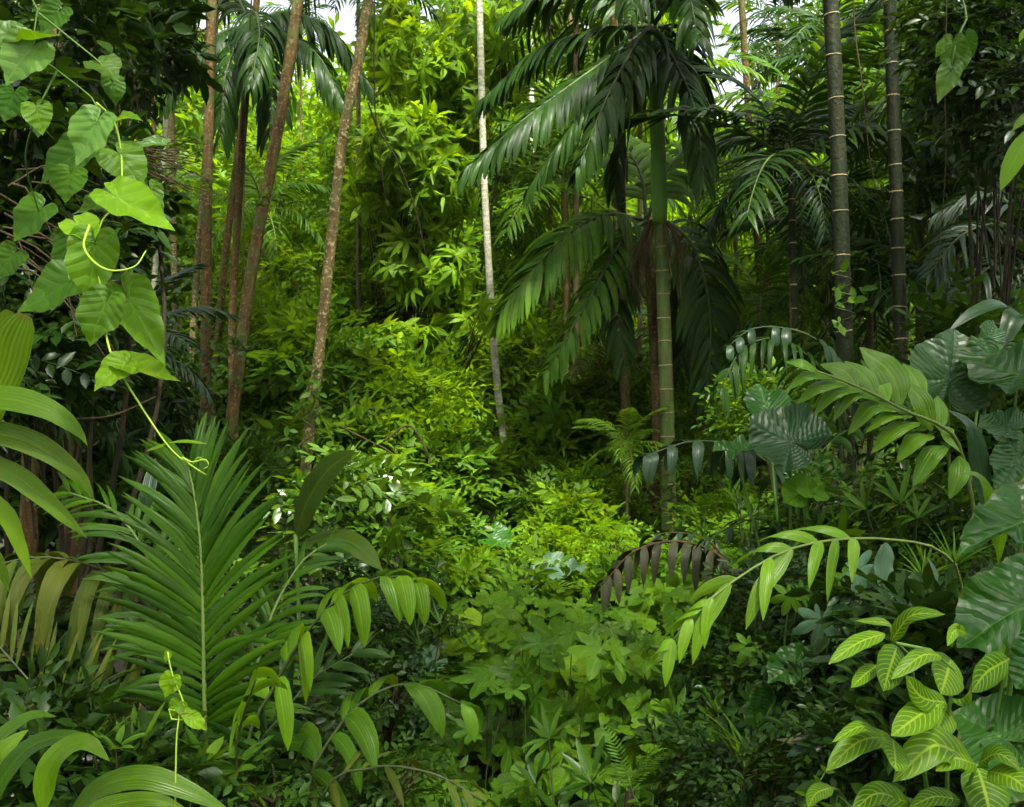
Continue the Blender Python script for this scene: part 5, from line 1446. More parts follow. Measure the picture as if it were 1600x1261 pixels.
# old hanging frond behind the young palm
b = foot(250, 4.5)
o = thing('palm', 'old palm with brownish hanging leaflets in the bottom left shade', 'palm', b)
frond(o, [b] + px_path([(262, 1020, 4.4), (205, 920, 4.3), (130, 880, 4.2), (40, 872, 4.1), (-40, 900, 4.0)]), (0, -.3, 1), 17, .58, .055, 'palm_olive', 'rachis_dark', sep=True, t0=.45, grav=3.2, lift=.0, ang=(75, 50), seed=221, nseg=8, rw=(.014, .004))
frond(o, [b] + px_path([(190, 1230, 3.6), (125, 1155, 3.6), (60, 1080, 3.7), (-10, 1000, 3.8)]), (0, -.9, .4), 20, .42, .028, 'palm_olive', 'rachis_dark', sep=True, t0=.4, grav=.5, seed=222, rw=(.010, .003), ang=(70, 45))
frond(o, [b] + px_path([(300, 1200, 4.0), (262, 1080, 4.0), (215, 1000, 4.05), (140, 960, 4.1)]), (0, -.8, .6), 18, .45, .04, 'palm_dark', 'rachis_dark', sep=True, t0=.35, grav=1.2, seed=223, rw=(.010, .003))

# dark broad leaf leaning right of the young palm
b = foot(455, 5.2)
o = thing('broad_leaf_plant', 'single large dark olive leaf curving up beside the speckled trunk foot', 'plant', b)
part(curve_leaf(px_path([(462, 835, 5.2), (480, 785, 5.1), (512, 735, 5.0), (556, 703, 4.95)]), 62 / F * 5, 'oval', (-.6, -.7, .2), .1, 16, 8, .02, 3), 'leaf', M['broad_dark'], o)
mb = MB(); tube(mb, spline([b, (b + P(462, 835, 5.2)) / 2 + [.03, 0, 0], P(462, 835, 5.2)], 10), .012, 6); part(mb, 'stalk', M['stem'], o)
part(curve_leaf(px_path([(470, 850, 5.2), (520, 842, 5.1), (560, 855, 5.0), (598, 892, 4.95)]), 50 / F * 5, 'oval', (0, -.6, .8), .1, 16, 8, .02, 4), 'leaf', M['broad_dark'], o)

# ------------------------------------------------------------------ strap-leaved palm at the left edge
b = foot(-90, 2.1)
o = thing('strap_leaf_palm', 'palm at the edge with long bright ribbed strap leaves arching in', 'palm', b)
DL = 1.9
for i, (pts, w, pn) in enumerate([
    ([(-110, 700), (-60, 640), (0, 622), (75, 640), (120, 672), (137, 697)], 52, 'strap'), ([(-110, 740), (-50, 680), (20, 682), (85, 712), (130, 752), (148, 785)], 48, 'strap'),
    ([(-110, 790), (-50, 728), (15, 738), (65, 775), (105, 812), (138, 842)], 40, 'strap'), ([(-110, 850), (-50, 775), (5, 800), (30, 850), (50, 905)], 34, 'strap'),
    ([(-60, 740), (-20, 640), (8, 580), (22, 530), (40, 492)], 62, 'trunc'), ([(-60, 700), (-30, 600), (-5, 540), (15, 485)], 40, 'trunc'), ([(-80, 860), (-30, 850), (0, 885), (14, 925)], 26, 'strap')]):
    nr = (.15, -.75, .6) if i not in (4, 5) else (.3, -.9, .1)
    part(curve_leaf([P(a, c, DL + .03 * i) for a, c in pts], w / F * DL, pn, nr, .14, 18, 8, .015, i), 'leaf', M['strap'], o)
mb = MB(); tube(mb, spline([b, P(-110, 900, 2.0), P(-105, 700, 1.95)], 12), .016, 7); part(mb, 'stalk', M['stem'], o)

# ------------------------------------------------------------------ plants in the bottom left corner
b = foot(60, 2.4, -.02)
o = thing('broad_leaf_plant', 'broad lime leaves arching over in the bottom left corner', 'plant', b)
DL = 2.2
for i, (pts, w, m) in enumerate([
    ([(66, 1275), (72, 1215), (95, 1175), (135, 1160), (172, 1190)], 44, 'strap'), ([(100, 1290), (150, 1235), (215, 1215), (285, 1232), (365, 1272)], 46, 'strap'),
    ([(-30, 1290), (5, 1215), (50, 1165), (115, 1150), (160, 1160)], 40, 'palm_mid'), ([(-20, 1250), (-10, 1200), (10, 1170), (45, 1140)], 46, 'palm_bright'),
    ([(90, 1300), (160, 1262), (240, 1250), (300, 1270)], 36, 'palm_bright'), ([(-40, 1200), (0, 1150), (50, 1118), (90, 1120)], 30, 'palm_mid')]):
    part(curve_leaf([P(a, c, DL + .05 * i) for a, c in pts], w / F * DL, 'lance', (.1, -.6, .8), .15, 16, 8, .02, i + 20), 'leaf', M[m], o)
mb = MB(); tube(mb, spline([b, P(60, 1330, 2.3), P(66, 1275, 2.22)], 8), .01, 6); part(mb, 'stalk', M['stem'], o)

# ------------------------------------------------------------------ heart-leaf vine hanging at the upper left
vb = P(60, -60, 1.75)
vine = thing('heart_leaf_vine', 'climbing vine with big heart-shaped leaves hanging at the upper left', 'vine', vb)
HL = {k: leaf_meshes('heart', k, (s, s + 1, s + 2), nt=84, nr=8, droop=.24, fold=.14, wave=.035, scal=.02) for k, s in (('heart', 31), ('heart_pale', 41), ('heart_lime', 51), ('heart_dark', 61))}
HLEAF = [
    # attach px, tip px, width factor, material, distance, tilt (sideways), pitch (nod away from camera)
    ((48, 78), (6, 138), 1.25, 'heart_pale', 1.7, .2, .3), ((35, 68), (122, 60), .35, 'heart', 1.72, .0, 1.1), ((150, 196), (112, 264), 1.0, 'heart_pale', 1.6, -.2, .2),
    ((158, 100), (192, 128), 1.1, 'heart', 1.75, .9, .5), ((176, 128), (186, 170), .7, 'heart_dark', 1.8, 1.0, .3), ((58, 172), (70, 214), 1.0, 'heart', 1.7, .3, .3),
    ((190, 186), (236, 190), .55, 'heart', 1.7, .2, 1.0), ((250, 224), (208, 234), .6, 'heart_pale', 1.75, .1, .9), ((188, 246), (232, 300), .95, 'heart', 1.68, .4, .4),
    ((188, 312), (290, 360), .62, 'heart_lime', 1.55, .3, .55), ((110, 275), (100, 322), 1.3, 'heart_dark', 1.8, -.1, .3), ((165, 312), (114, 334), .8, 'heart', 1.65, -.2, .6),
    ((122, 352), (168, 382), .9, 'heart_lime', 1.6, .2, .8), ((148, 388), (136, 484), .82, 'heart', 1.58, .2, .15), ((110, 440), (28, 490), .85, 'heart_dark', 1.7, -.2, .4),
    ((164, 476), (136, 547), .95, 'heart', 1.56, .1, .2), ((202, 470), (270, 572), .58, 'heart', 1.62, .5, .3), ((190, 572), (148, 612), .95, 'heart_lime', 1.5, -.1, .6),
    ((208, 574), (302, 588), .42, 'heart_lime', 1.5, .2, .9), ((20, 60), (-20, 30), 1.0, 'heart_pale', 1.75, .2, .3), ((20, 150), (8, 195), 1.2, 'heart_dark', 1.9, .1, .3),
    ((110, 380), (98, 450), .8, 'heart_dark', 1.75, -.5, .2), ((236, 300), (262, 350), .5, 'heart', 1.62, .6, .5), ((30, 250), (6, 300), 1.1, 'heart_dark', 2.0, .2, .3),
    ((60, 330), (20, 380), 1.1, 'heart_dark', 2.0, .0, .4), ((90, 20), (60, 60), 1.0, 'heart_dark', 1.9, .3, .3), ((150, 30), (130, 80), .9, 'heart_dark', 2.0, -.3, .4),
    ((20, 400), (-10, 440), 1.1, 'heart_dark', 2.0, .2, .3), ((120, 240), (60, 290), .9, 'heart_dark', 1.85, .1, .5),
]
g = np.random.default_rng(3)
stems = []
for i, (a, t, wf, mt, d, tilt, pitch) in enumerate(HLEAF):
    A = P(a[0], a[1], d); T = P(t[0], t[1], d)
    L2 = np.linalg.norm(T - A)
    # the tip nods towards or away from the viewer, so the blade is longer than it looks
    Dv = norm((T - A) / L2 * math.cos(pitch * .6) + np.array([0, -1.0, 0]) * math.sin(pitch * .6))
    Lr = L2 / math.cos(pitch * .6) * .92
    if i in (23, 26): continue
    nr = norm(np.array([math.sin(tilt) * .6, -1.0 + .3 * pitch, .35 + pitch * .5]))
    R = frame(Dv[None], nr)[0]
    wfx = wf / max(.6, math.cos(tilt * .5)) if wf > .6 else wf
    Rm = R @ np.diag([wfx, 1, 1])
    piece(HL[mt][i % 3], 'leaf', vine, mat4(A, Rm, Lr))
    stems.append(A)
VST = [
    [(10, -900, 2.0), (30, -400, 1.85), (40, -40, 1.75), (60, 20, 1.74), (48, 78, 1.72), (90, 110, 1.72), (150, 160, 1.66), (150, 196, 1.62)], [(150, 160, 1.66), (178, 190, 1.68), (190, 246, 1.68), (186, 312, 1.6), (160, 345, 1.6), (148, 388, 1.59)],
    [(148, 388, 1.59), (156, 440, 1.58), (164, 476, 1.57), (166, 522, 1.56), (177, 561, 1.53), (201, 604, 1.5), (262, 696, 1.48), (300, 728, 1.48), (322, 742, 1.48)],
    [(160, 345, 1.6), (110, 380, 1.72), (108, 440, 1.7)], [(60, 20, 1.74), (110, 60, 1.75), (158, 100, 1.75), (176, 128, 1.78)], [(164, 476, 1.57), (202, 470, 1.6)], [(90, 110, 1.72), (60, 172, 1.71), (40, 250, 1.9), (60, 330, 2.0)]]
for i, s in enumerate(VST):
    mb = MB(); tube(mb, spline(px_path(s), 40), np.linspace(.0019, .0013, 40), 6); part(mb, 'stem', M['stem_lime' if i in (1, 2) else 'stem'], vine)
mb = MB(); tube(mb, spline(px_path([(140, 352, 1.55), (131, 385, 1.53), (150, 412, 1.52), (177, 423, 1.52), (211, 416, 1.52), (228, 392, 1.53)]), 30), np.linspace(.0022, .001, 30), 6); part(mb, 'tendril', M['stem_lime'], vine)
mb = MB(); tube(mb, spline(px_path([(285, 715, 1.48), (300, 722, 1.47), (320, 718, 1.47), (326, 728, 1.47), (318, 732, 1.47)]), 24), np.linspace(.0018, .0008, 24), 6); part(mb, 'tendril', M['stem_lime'], vine)
for i, (pts, w) in enumerate([([(262, 692), (250, 698), (228, 705)], 10), ([(264, 692), (290, 690), (326, 694)], 9), ([(300, 728), (310, 715), (322, 722)], 6)]):
    part(curve_leaf([P(a, c, 1.48) for a, c in pts], w / F * 1.48, 'lance', (0, -.5, .8), .2, 8, 4), 'leaf', M['heart_lime'], vine)

# dry brown twigs tangled behind the vine
tb = P(20, 330, 3.0)
tw = thing('dry_twigs', 'tangle of thin dry brown twigs behind the heart-shaped leaves', 'twigs', tb)
g = np.random.default_rng(8)
mb = MB()
for i in range(14):
    a = P(g.uniform(-30, 60), g.uniform(250, 420), g.uniform(3.0, 3.7)); e = a + np.array([g.uniform(.1, .5), g.normal(0, .1), g.uniform(-.45, .05)])
    tube(mb, spline([a, (a + e) / 2 + g.normal(0, .04, 3) + [0, 0, .05], e], 9), np.linspace(.004, .0015, 9), 4, False)
for i in range(26):
    a = P(g.uniform(190, 215), g.uniform(225, 260), g.uniform(2.3, 2.6)); e = a + np.array([g.uniform(.08, .2), g.normal(0, .05), g.uniform(-.12, .01)])
    tube(mb, spline([a, (a + e) / 2 + g.normal(0, .015, 3), e], 7), np.linspace(.002, .001, 7), 4, False)
part(mb, 'twigs', M['dry_twig'], tw, True)

# young lime shoot in front of the old frond
sb = foot(275, 2.3)
o = thing('vine_shoot', 'thin lime vine shoot with tiny curled leaves before the upright frond', 'vine', sb)
st = [(275, 1180), (283, 1120), (268, 1105), (262, 1118), (280, 1128), (290, 1110), (278, 1075), (268, 1050), (264, 1030), (262, 1018)]
mb = MB(); tube(mb, spline([sb, (sb + P(270, 1200, 2.3)) / 2] + [P(a, c, 2.25) for a, c in st], 60), np.linspace(.0035, .0016, 60), 6); part(mb, 'stem', M['stem_lime'], o)
for i, (a, t, w) in enumerate([((268, 1062), (258, 1088), 1.0), ((270, 1062), (282, 1068), .9), ((278, 1100), (270, 1118), 1.1), ((290, 1114), (304, 1124), .8), ((300, 1122), (322, 1140), .7), ((263, 1022), (258, 1034), .8), ((282, 1105), (296, 1112), 1)]):
    A, T = P(*a, 2.25), P(*t, 2.25); l = np.linalg.norm(T - A)
    piece(HL['heart_lime'][i % 3], 'leaf', o, mat4(A, frame(norm(T - A)[None], np.array([.2, -.8, .5]))[0] @ np.diag([w, 1, 1]), l * 1.1))

# ------------------------------------------------------------------ glossy wide palm frond on the bank
b = foot(1530, 4.6)
gp = thing('wide_leaf_palm', 'palm on the bank with a bright glossy frond of very wide leaflets', 'palm', b)
ZQ = lambda x, y, d: P(1200 + x / 3.94, 480 + y / 3.94, d)
mb = MB(); tube(mb, spline([b, P(1530, 860, 4.4), ZQ(1190, 900, 4.25), ZQ(1080, 740, 4.15), ZQ(850, 640, 4.05), ZQ(640, 530, 3.95), ZQ(430, 440, 3.88), ZQ(290, 390, 3.84)], 30), np.linspace(.014, .004, 30), 7)
gf = part(mb, 'frond', M['rachis'], gp)
for i, (a, m_, t, w, hi, dp) in enumerate([
    ((310, 395), (200, 345), (110, 335), 64, 1, .05), ((560, 505), (470, 395), (320, 350), 110, 1, .06), ((820, 600), (745, 400), (565, 245), 170, 1, .08), ((960, 560), (900, 430), (830, 345), 95, 1, .14),
    ((1010, 760), (935, 560), (830, 465), 130, 1, .0), ((1060, 760), (1055, 650), (1040, 545), 80, 1, .1), ((1185, 890), (1130, 800), (1050, 725), 110, 1, -.03), ((660, 545), (600, 430), (470, 330), 100, 1, .1), ((740, 580), (690, 470), (600, 380), 90, 1, .12),
    ((430, 435), (250, 420), (105, 520), 78, 0, -.04), ((500, 460), (320, 490), (170, 600), 88, 0, -.06), ((600, 500), (420, 520), (280, 665), 92, 0, -.08), ((700, 560), (510, 540), (400, 705), 100, 0, -.1),
    ((860, 645), (650, 610), (490, 790), 112, 0, -.12), ((890, 672), (740, 670), (600, 775), 84, 0, -.14), ((930, 710), (800, 740), (630, 905), 100, 0, -.12), ((1010, 785), (910, 810), (790, 960), 104, 0, -.12),
    ((1085, 850), (1010, 900), (890, 1110), 104, 0, -.1), ((1175, 915), (1175, 1030), (1115, 1185), 92, 0, -.08)]):
    dd = np.interp(a[0], [290, 1190], [3.84, 4.25])
    pts = [ZQ(*a, dd), ZQ(*m_, dd + dp * .6 - .03), ZQ(*t, dd + dp)]
    part(curve_leaf(pts, w / 3.94 / F * dd * 1.35, 'lance', (-.15, -.65, .75) if hi else (-.35, -.6, .7), .10, 18, 8, .02, i + 60), 'leaflet', M['palm_glossy'], gf)
frond(gp, [b] + px_path([(1545, 880, 4.5), (1560, 800, 4.4), (1590, 745, 4.3), (1640, 730, 4.2)]), (0, -.5, .85), 6, .26, .05, 'palm_bright', sep=True, t0=.5, grav=1.4, seed=302, rw=(.010, .004))
for i, (pts, w, m) in enumerate([([(1560, 870, 4.1), (1550, 790, 4.05), (1530, 745, 4.0), (1500, 738, 3.95)], 22, 'palm_bright'), ([(1560, 880, 4.1), (1570, 800, 4.05), (1600, 770, 4), (1640, 780, 3.95)], 20, 'palm_bright'),
                                 ([(1540, 800, 4.3), (1530, 720, 4.3), (1515, 665, 4.25), (1480, 640, 4.2)], 34, 'palm_grey')]):
    part(curve_leaf(px_path(pts), w / F * 4, 'lance', (-.2, -.7, .6), .12, 14, 6, .02, i + 70), 'leaflet', M[m], gp)

# ------------------------------------------------------------------ dark and dry fronds round the fruiting palm's foot
b = foot(1235, 5.8)
o = thing('palm', 'low palm with dark bluish leaflets hanging from a level rib beside the fruiting palm foot', 'palm', b)
frond(o, [b] + px_path([(1232, 800, 5.7), (1205, 730, 5.5), (1150, 697, 5.4), (1080, 690, 5.3), (1010, 712, 5.2)]), (0, -.3, 1), 11, .34, .075, 'palm_grey', 'rachis_dark', sep=True, t0=.5, ang=(72, 45), grav=3.0, lift=.0, seed=311, nseg=8, rw=(.014, .004))
frond(o, [b] + px_path([(1260, 760, 5.9), (1300, 690, 5.9), (1350, 660, 5.8)]), (0, -.3, 1), 8, .3, .06, 'palm_dark', 'rachis_dark', sep=True, t0=.5, grav=2.4, seed=312, rw=(.012, .004))
frond(o, [b] + px_path([(1225, 840, 5.4), (1200, 812, 5.2), (1160, 815, 5.1), (1110, 840, 5.0)]), (0, -.3, 1), 9, .2, .03, 'palm_grey', 'rachis_dark', sep=True, t0=.5, grav=1.4, seed=313, rw=(.010, .003))
b = foot(1320, 6.8)
o = thing('palm', 'dark palm with many narrow arched leaflets left of the glossy frond', 'palm', b)
frond(o, [b] + px_path([(1310, 650, 6.7), (1275, 570, 6.5), (1215, 530, 6.3), (1160, 545, 6.2), (1125, 610, 6.1)]), (0, -.3, 1), 22, .42, .045, 'palm_dark', 'rachis_dark', sep=True, t0=.4, ang=(70, 35), grav=2.4, lift=.15, seed=321, nseg=8, rw=(.016, .004))
frond(o, [b] + px_path([(1320, 640, 6.8), (1300, 560, 6.6), (1255, 520, 6.4), (1180, 512, 6.3), (1140, 540, 6.2)]), (0, -.2, 1), 12, .26, .085, 'palm_grey', 'rachis_dark', sep=True, t0=.45, ang=(75, 45), grav=2.6, lift=.15, seed=322, nseg=8, pname='trunc', rw=(.016, .004))
b = foot(1140, 6.1)
o = thing('palm', 'dry brown palm frond hanging collapsed at the fruiting palm foot', 'palm', b)
frond(o, [b] + px_path([(1140, 900, 6.0), (1105, 858, 5.95), (1050, 846, 5.9), (990, 862, 5.85), (945, 910, 5.8)]), (0, -.3, 1), 15, .36, .06, 'palm_dry', 'fruit', sep=True, t0=.3, ang=(75, 45), grav=3.2, lift=.05, seed=331, nseg=8, rw=(.016, .005), wav=.06)
frond(o, [b] + px_path([(1130, 880, 6.1), (1090, 840, 6.1), (1050, 832, 6.05), (1020, 838, 6)]), (0, -.3, 1), 8, .25, .05, 'palm_grey', 'fruit', sep=True, t0=.3, grav=2.2, seed=332, rw=(.014, .004))

# long arching frond across the bank
b = foot(1530, 3.5)
o = thing('arching_palm', 'palm frond on a long bare stalk arching low across the bank, yellow green leaflets', 'palm', b)
frond(o, [b] + px_path([(1505, 930, 3.35), (1470, 862, 3.25), (1390, 843, 3.15), (1300, 844, 3.05), (1230, 860, 2.98), (1165, 895, 2.92), (1100, 945, 2.88), (1052, 1000, 2.85)]), (.1, -.6, .8), 7, .25, .045, 'palm_bright', 'rachis', sep=True, t0=.62, ang=(45, 18), grav=1.0, lift=.15,
      seed=341, nseg=9, rw=(.007, .003))
for i, (pts, w) in enumerate([([(1236, 858, 2.98), (1215, 885, 2.95), (1185, 930, 2.9), (1165, 985, 2.88)], 30), ([(1140, 912, 2.9), (1115, 950, 2.88), (1095, 985, 2.86), (1082, 1040, 2.85)], 26)]):
    part(curve_leaf(px_path(pts), w / F * 2.9, 'strap', (-.3, -.8, .5), .14, 14, 8, .02, i + 80), 'leaflet', M['palm_bright'], o)

# grey drooping fronds at the right edge
b = foot(1640, 8)
o = thing('palm', 'palm at the edge with grey green fronds sweeping down over the taro leaves', 'palm', b)
H4 = (1620, 370, 8)
trunk(o, [b] + px_path([(1632, 500, 8), H4]), .06, .05, 'bark_red', 40, 10, .02, ridges=16, seed=51)
for i, pts in enumerate([[H4, (1560, 350, 7.8), (1500, 370, 7.6), (1450, 430, 7.5)], [H4, (1570, 400, 7.6), (1520, 440, 7.4), (1470, 500, 7.3)], [H4, (1590, 330, 7.9), (1540, 300, 8), (1470, 330, 8.1)], [H4, (1600, 420, 7.5), (1570, 480, 7.3), (1550, 540, 7.2)]]):
    frond(o, px_path(pts), (0, -.5, 1), 24, .45, .04, 'palm_grey', 'rachis_dark', grav=1.4, seed=350 + i, rw=(.018, .004))
b = foot(1610, 5.5)
o = thing('broad_leaf_plant', 'dark bluish bent broad leaf at the edge above the taro leaves', 'plant', b)
part(curve_leaf(px_path([(1620, 620, 5.5), (1600, 520, 5.4), (1570, 478, 5.3), (1520, 490, 5.2), (1480, 520, 5.15)]), 40 / F * 5.4, 'strap', (0, -.5, .9), .2, 16, 6, .02, 90), 'leaf', M['palm_grey'], o)
part(curve_leaf(px_path([(1625, 640, 5.5), (1612, 540, 5.4), (1590, 490, 5.2), (1560, 560, 5.1)]), 50 / F * 5.4, 'strap', (0, -.6, .8), .2, 16, 6, .02, 91), 'leaf', M['deep'], o)
mb = MB(); tube(mb, spline([b, P(1622, 700, 5.5), P(1620, 620, 5.5)], 8), .014, 6); part(mb, 'stalk', M['stem'], o)

# ------------------------------------------------------------------ taro plants
def taro(label, px, d, leaves, mat='taro', name='taro_plant'):
    """leaves: (attach px, py), (tip px, py), width factor, normal, distance, material"""
    b = foot(px, d)
    o = thing(name, label, 'plant', b)
    ms = {}
    for i, (a, t, wf, nr, dd, mt) in enumerate(leaves):
        key = (mt, i % 3)
        if key not in ms:
            m = MB(); m.add(*polar_leaf('taro', 128, 9, .22, .26, .1, .075, .03 if mt == 'taro_grey' else .014, scal=.03, seed=i * 7 + px)); ms[key] = m.mesh('leaf', M[mt])
        A, T = P(*a, dd), P(*t, dd)
        l2 = np.linalg.norm(T - A); nv = norm(np.asarray(nr, float))
        # lay the blade in the plane of its normal, keeping the outline seen here
        view = norm(A - np.array([0, 0, EYE]))
        e = (T - A) - view * np.dot(T - A, nv) / np.dot(view, nv) if abs(np.dot(view, nv)) > .25 else T - A
        lr = min(np.linalg.norm(e), 1.5 * l2)
        R = frame(norm(e)[None], nv)[0] @ np.diag([wf * l2 / lr, 1, 1])
        piece(ms[key], 'leaf', o, mat4(A, R, lr))
        mb = MB(); tube(mb, spline([b, b * .35 + A * .65 + np.array([0, .05, .03]), A], 14), np.linspace(.012, .006, 14), 7); part(mb, 'stalk', M['stem'], o)
    return o


taro('taro with a pale grey deeply ribbed umbrella leaf beside the second ringed trunk', 1500, 4.9,
     [((1484, 592), (1492, 512), 1.25, (0, -.9, .4), 4.8, 'taro_grey'), ((1555, 560), (1530, 600), 1.6, (-.3, -.6, .7), 4.7, 'taro'), ((1545, 530), (1552, 500), 1.1, (.2, -.9, .3), 5.0, 'taro_grey')])
taro('taro with a large dark leaf at the edge behind the ribbed grey one', 1585, 4.7, [((1590, 585), (1510, 560), 1.2, (-.2, -.5, .8), 4.5, 'taro'), ((1572, 668), (1530, 650), 1.5, (0, -.6, .8), 4.4, 'taro_grey'), ((1590, 720), (1560, 770), 1.0, (0, -.8, .5), 4.3, 'taro_grey')])
taro('taro with grey green leaf left of the glossy frond', 1245, 5.0, [((1236, 690), (1166, 652), 1.15, (-.1, -.8, .6), 4.8, 'taro_grey'), ((1250, 770), (1222, 752), 1.3, (-.2, -.8, .5), 4.7, 'cover'), ((1264, 765), (1300, 775), .9, (.2, -.7, .6), 4.7, 'cover'),
                                                                        ((1200, 640), (1180, 600), 1.2, (0, -.7, .7), 5.2, 'taro'), ((1150, 706), (1190, 690), 1.0, (0, -.3, 1), 5.0, 'taro')])
taro('stack of big dark green taro leaves at the lower edge beside the veined shrub', 1570, 2.9,
     [((1560, 1150), (1490, 1110), 1.35, (-.1, -.7, .7), 2.5, 'taro'), ((1600, 950), (1496, 1008), .95, (-.2, -.7, .6), 2.6, 'taro'), ((1590, 920), (1500, 935), .6, (0, -.4, .9), 2.8, 'taro'), ((1600, 815), (1505, 855), .75, (0, -.5, .9), 2.9, 'taro'), ((1625, 1030), (1590, 1075), 1.2, (0, -.8, .5), 2.5, 'taro'),
      ((1575, 1185), (1560, 1260), 1.0, (.1, -.8, .5), 2.5, 'taro')])
taro('small taro with rounded leaves in the dark below the bank', 1225, 4.0, [((1205, 1108), (1180, 1146), 1.3, (0, -.9, .4), 3.8, 'taro'), ((1260, 1108), (1240, 1145), 1.1, (.1, -.9, .4), 3.8, 'taro'), ((1285, 1085), (1290, 1125), 1.0, (.4, -.8, .4), 3.9, 'taro'), ((1240, 1040), (1200, 1065), 1.0, (0, -.5, .8), 3.7, 'taro'), ((1275, 1030), (1225, 1042), .9, (0, -.4, .9), 3.8, 'taro')])
taro('taro leaf lying pale in the dark left of the heart-leaf mound', 665, 5.2, [((672, 1035), (638, 1052), 1.0, (0, -.6, .8), 5.0, 'palmate_pale')])
taro('taro leaves shining at the front of the lime ground cover', 760, 9, [((735, 836), (722, 822), 1.4, (0, -.8, .6), 8.6, 'palmate_pale'), ((770, 840), (800, 852), 1.3, (0, -.5, .8), 8.5, 'taro'), ((690, 905), (665, 885), .8, (.2, -.5, .8), 7.6, 'palmate_pale'), ((840, 900), (806, 918), .8, (0, -.5, .8), 7.4, 'palmate_pale'),
                                                                        ((880, 900), (830, 922), .5, (0, -.3, .9), 7.3, 'palmate_pale'), ((860, 880), (880, 862), .8, (0, -.6, .7), 7.6, 'palmate_pale')])

# ------------------------------------------------------------------ palmate pale leaves and bits on the bank
def palmate_plant(label, px, d, leaves, kind='palmate'):
    b = foot(px, d); o = thing('palmate_plant', label, 'plant', b)
    for i, (a, t, wf, nr, dd, mt) in enumerate(leaves):
        m = MB(); m.add(*polar_leaf('palmate', 63, 5, .05, .25, .05, .03, seed=i + px, lobes=7)); me = m.mesh('leaf', M[mt])
        A, T = P(*a, dd), P(*t, dd); l = np.linalg.norm(T - A)
        piece(me, 'leaf', o, mat4(A, frame(norm(T - A)[None], norm(np.array(nr, float)))[0] @ np.diag([wf, 1, 1]), l))
        mb = MB(); tube(mb, spline([b, b * .3 + A * .7 + np.array([0, .06, .02]), A], 10), np.linspace(.006, .004, 10), 6); part(mb, 'stalk', M['stem'], o)
    return o


palmate_plant('pale hand-shaped leaf standing out on the dark bank', 1290, 3.9, [((1283, 968), (1272, 1020), 1.0, (0, -.9, .4), 3.6, 'palmate_pale'), ((1300, 962), (1305, 1000), .9, (.3, -.8, .5), 3.65, 'palmate')])
palmate_plant('greyish hand-shaped leaf under the arching stalk', 1345, 4.0, [((1340, 890), (1368, 930), 1.1, (.2, -.8, .4), 3.7, 'palmate_pale'), ((1325, 905), (1290, 920), .8, (-.2, -.7, .6), 3.75, 'palmate')])
palmate_plant('green hand-shaped leaves on the bank below the arching frond', 1220, 4.2, [((1235, 930), (1222, 965), 1.0, (0, -.7, .6), 3.9, 'palmate'), ((1250, 925), (1275, 940), 1.0, (.2, -.7, .6), 3.95, 'palmate'), ((1170, 1010), (1150, 1040), 1.0, (0, -.6, .7), 4.1, 'palmate')])
dl = thing('dead_leaf', 'large pale grey dead leaf hanging on the bank under the arching stalk', 'leaf', P(1375, 850, 3.7))
part(curve_leaf(px_path([(1385, 848, 3.7), (1378, 890, 3.68), (1388, 925, 3.66), (1392, 942, 3.65)]), 34 / F * 3.7, 'oval', (.2, -.9, .2), .25, 14, 8, .05, 5), 'blade', M['palmate_pale'], dl)
dl = thing('dead_leaf', 'curled grey brown dead leaves caught low by the veined shrub', 'leaf', P(1255, 1160, 3.1))
for i, (pts, w) in enumerate([([(1300, 1140, 3.1), (1270, 1148, 3.08), (1235, 1158, 3.06), (1212, 1156, 3.05)], 16), ([(1300, 1150, 3.1), (1275, 1165, 3.08), (1250, 1172, 3.06), (1228, 1184, 3.05)], 22)]):
    part(curve_leaf(px_path(pts), w / F * 3.1, 'oval', (0, -.6, .8), .3, 12, 6, .06, i), 'blade', M['palmate_pale' if i else 'palm_dry'], dl)

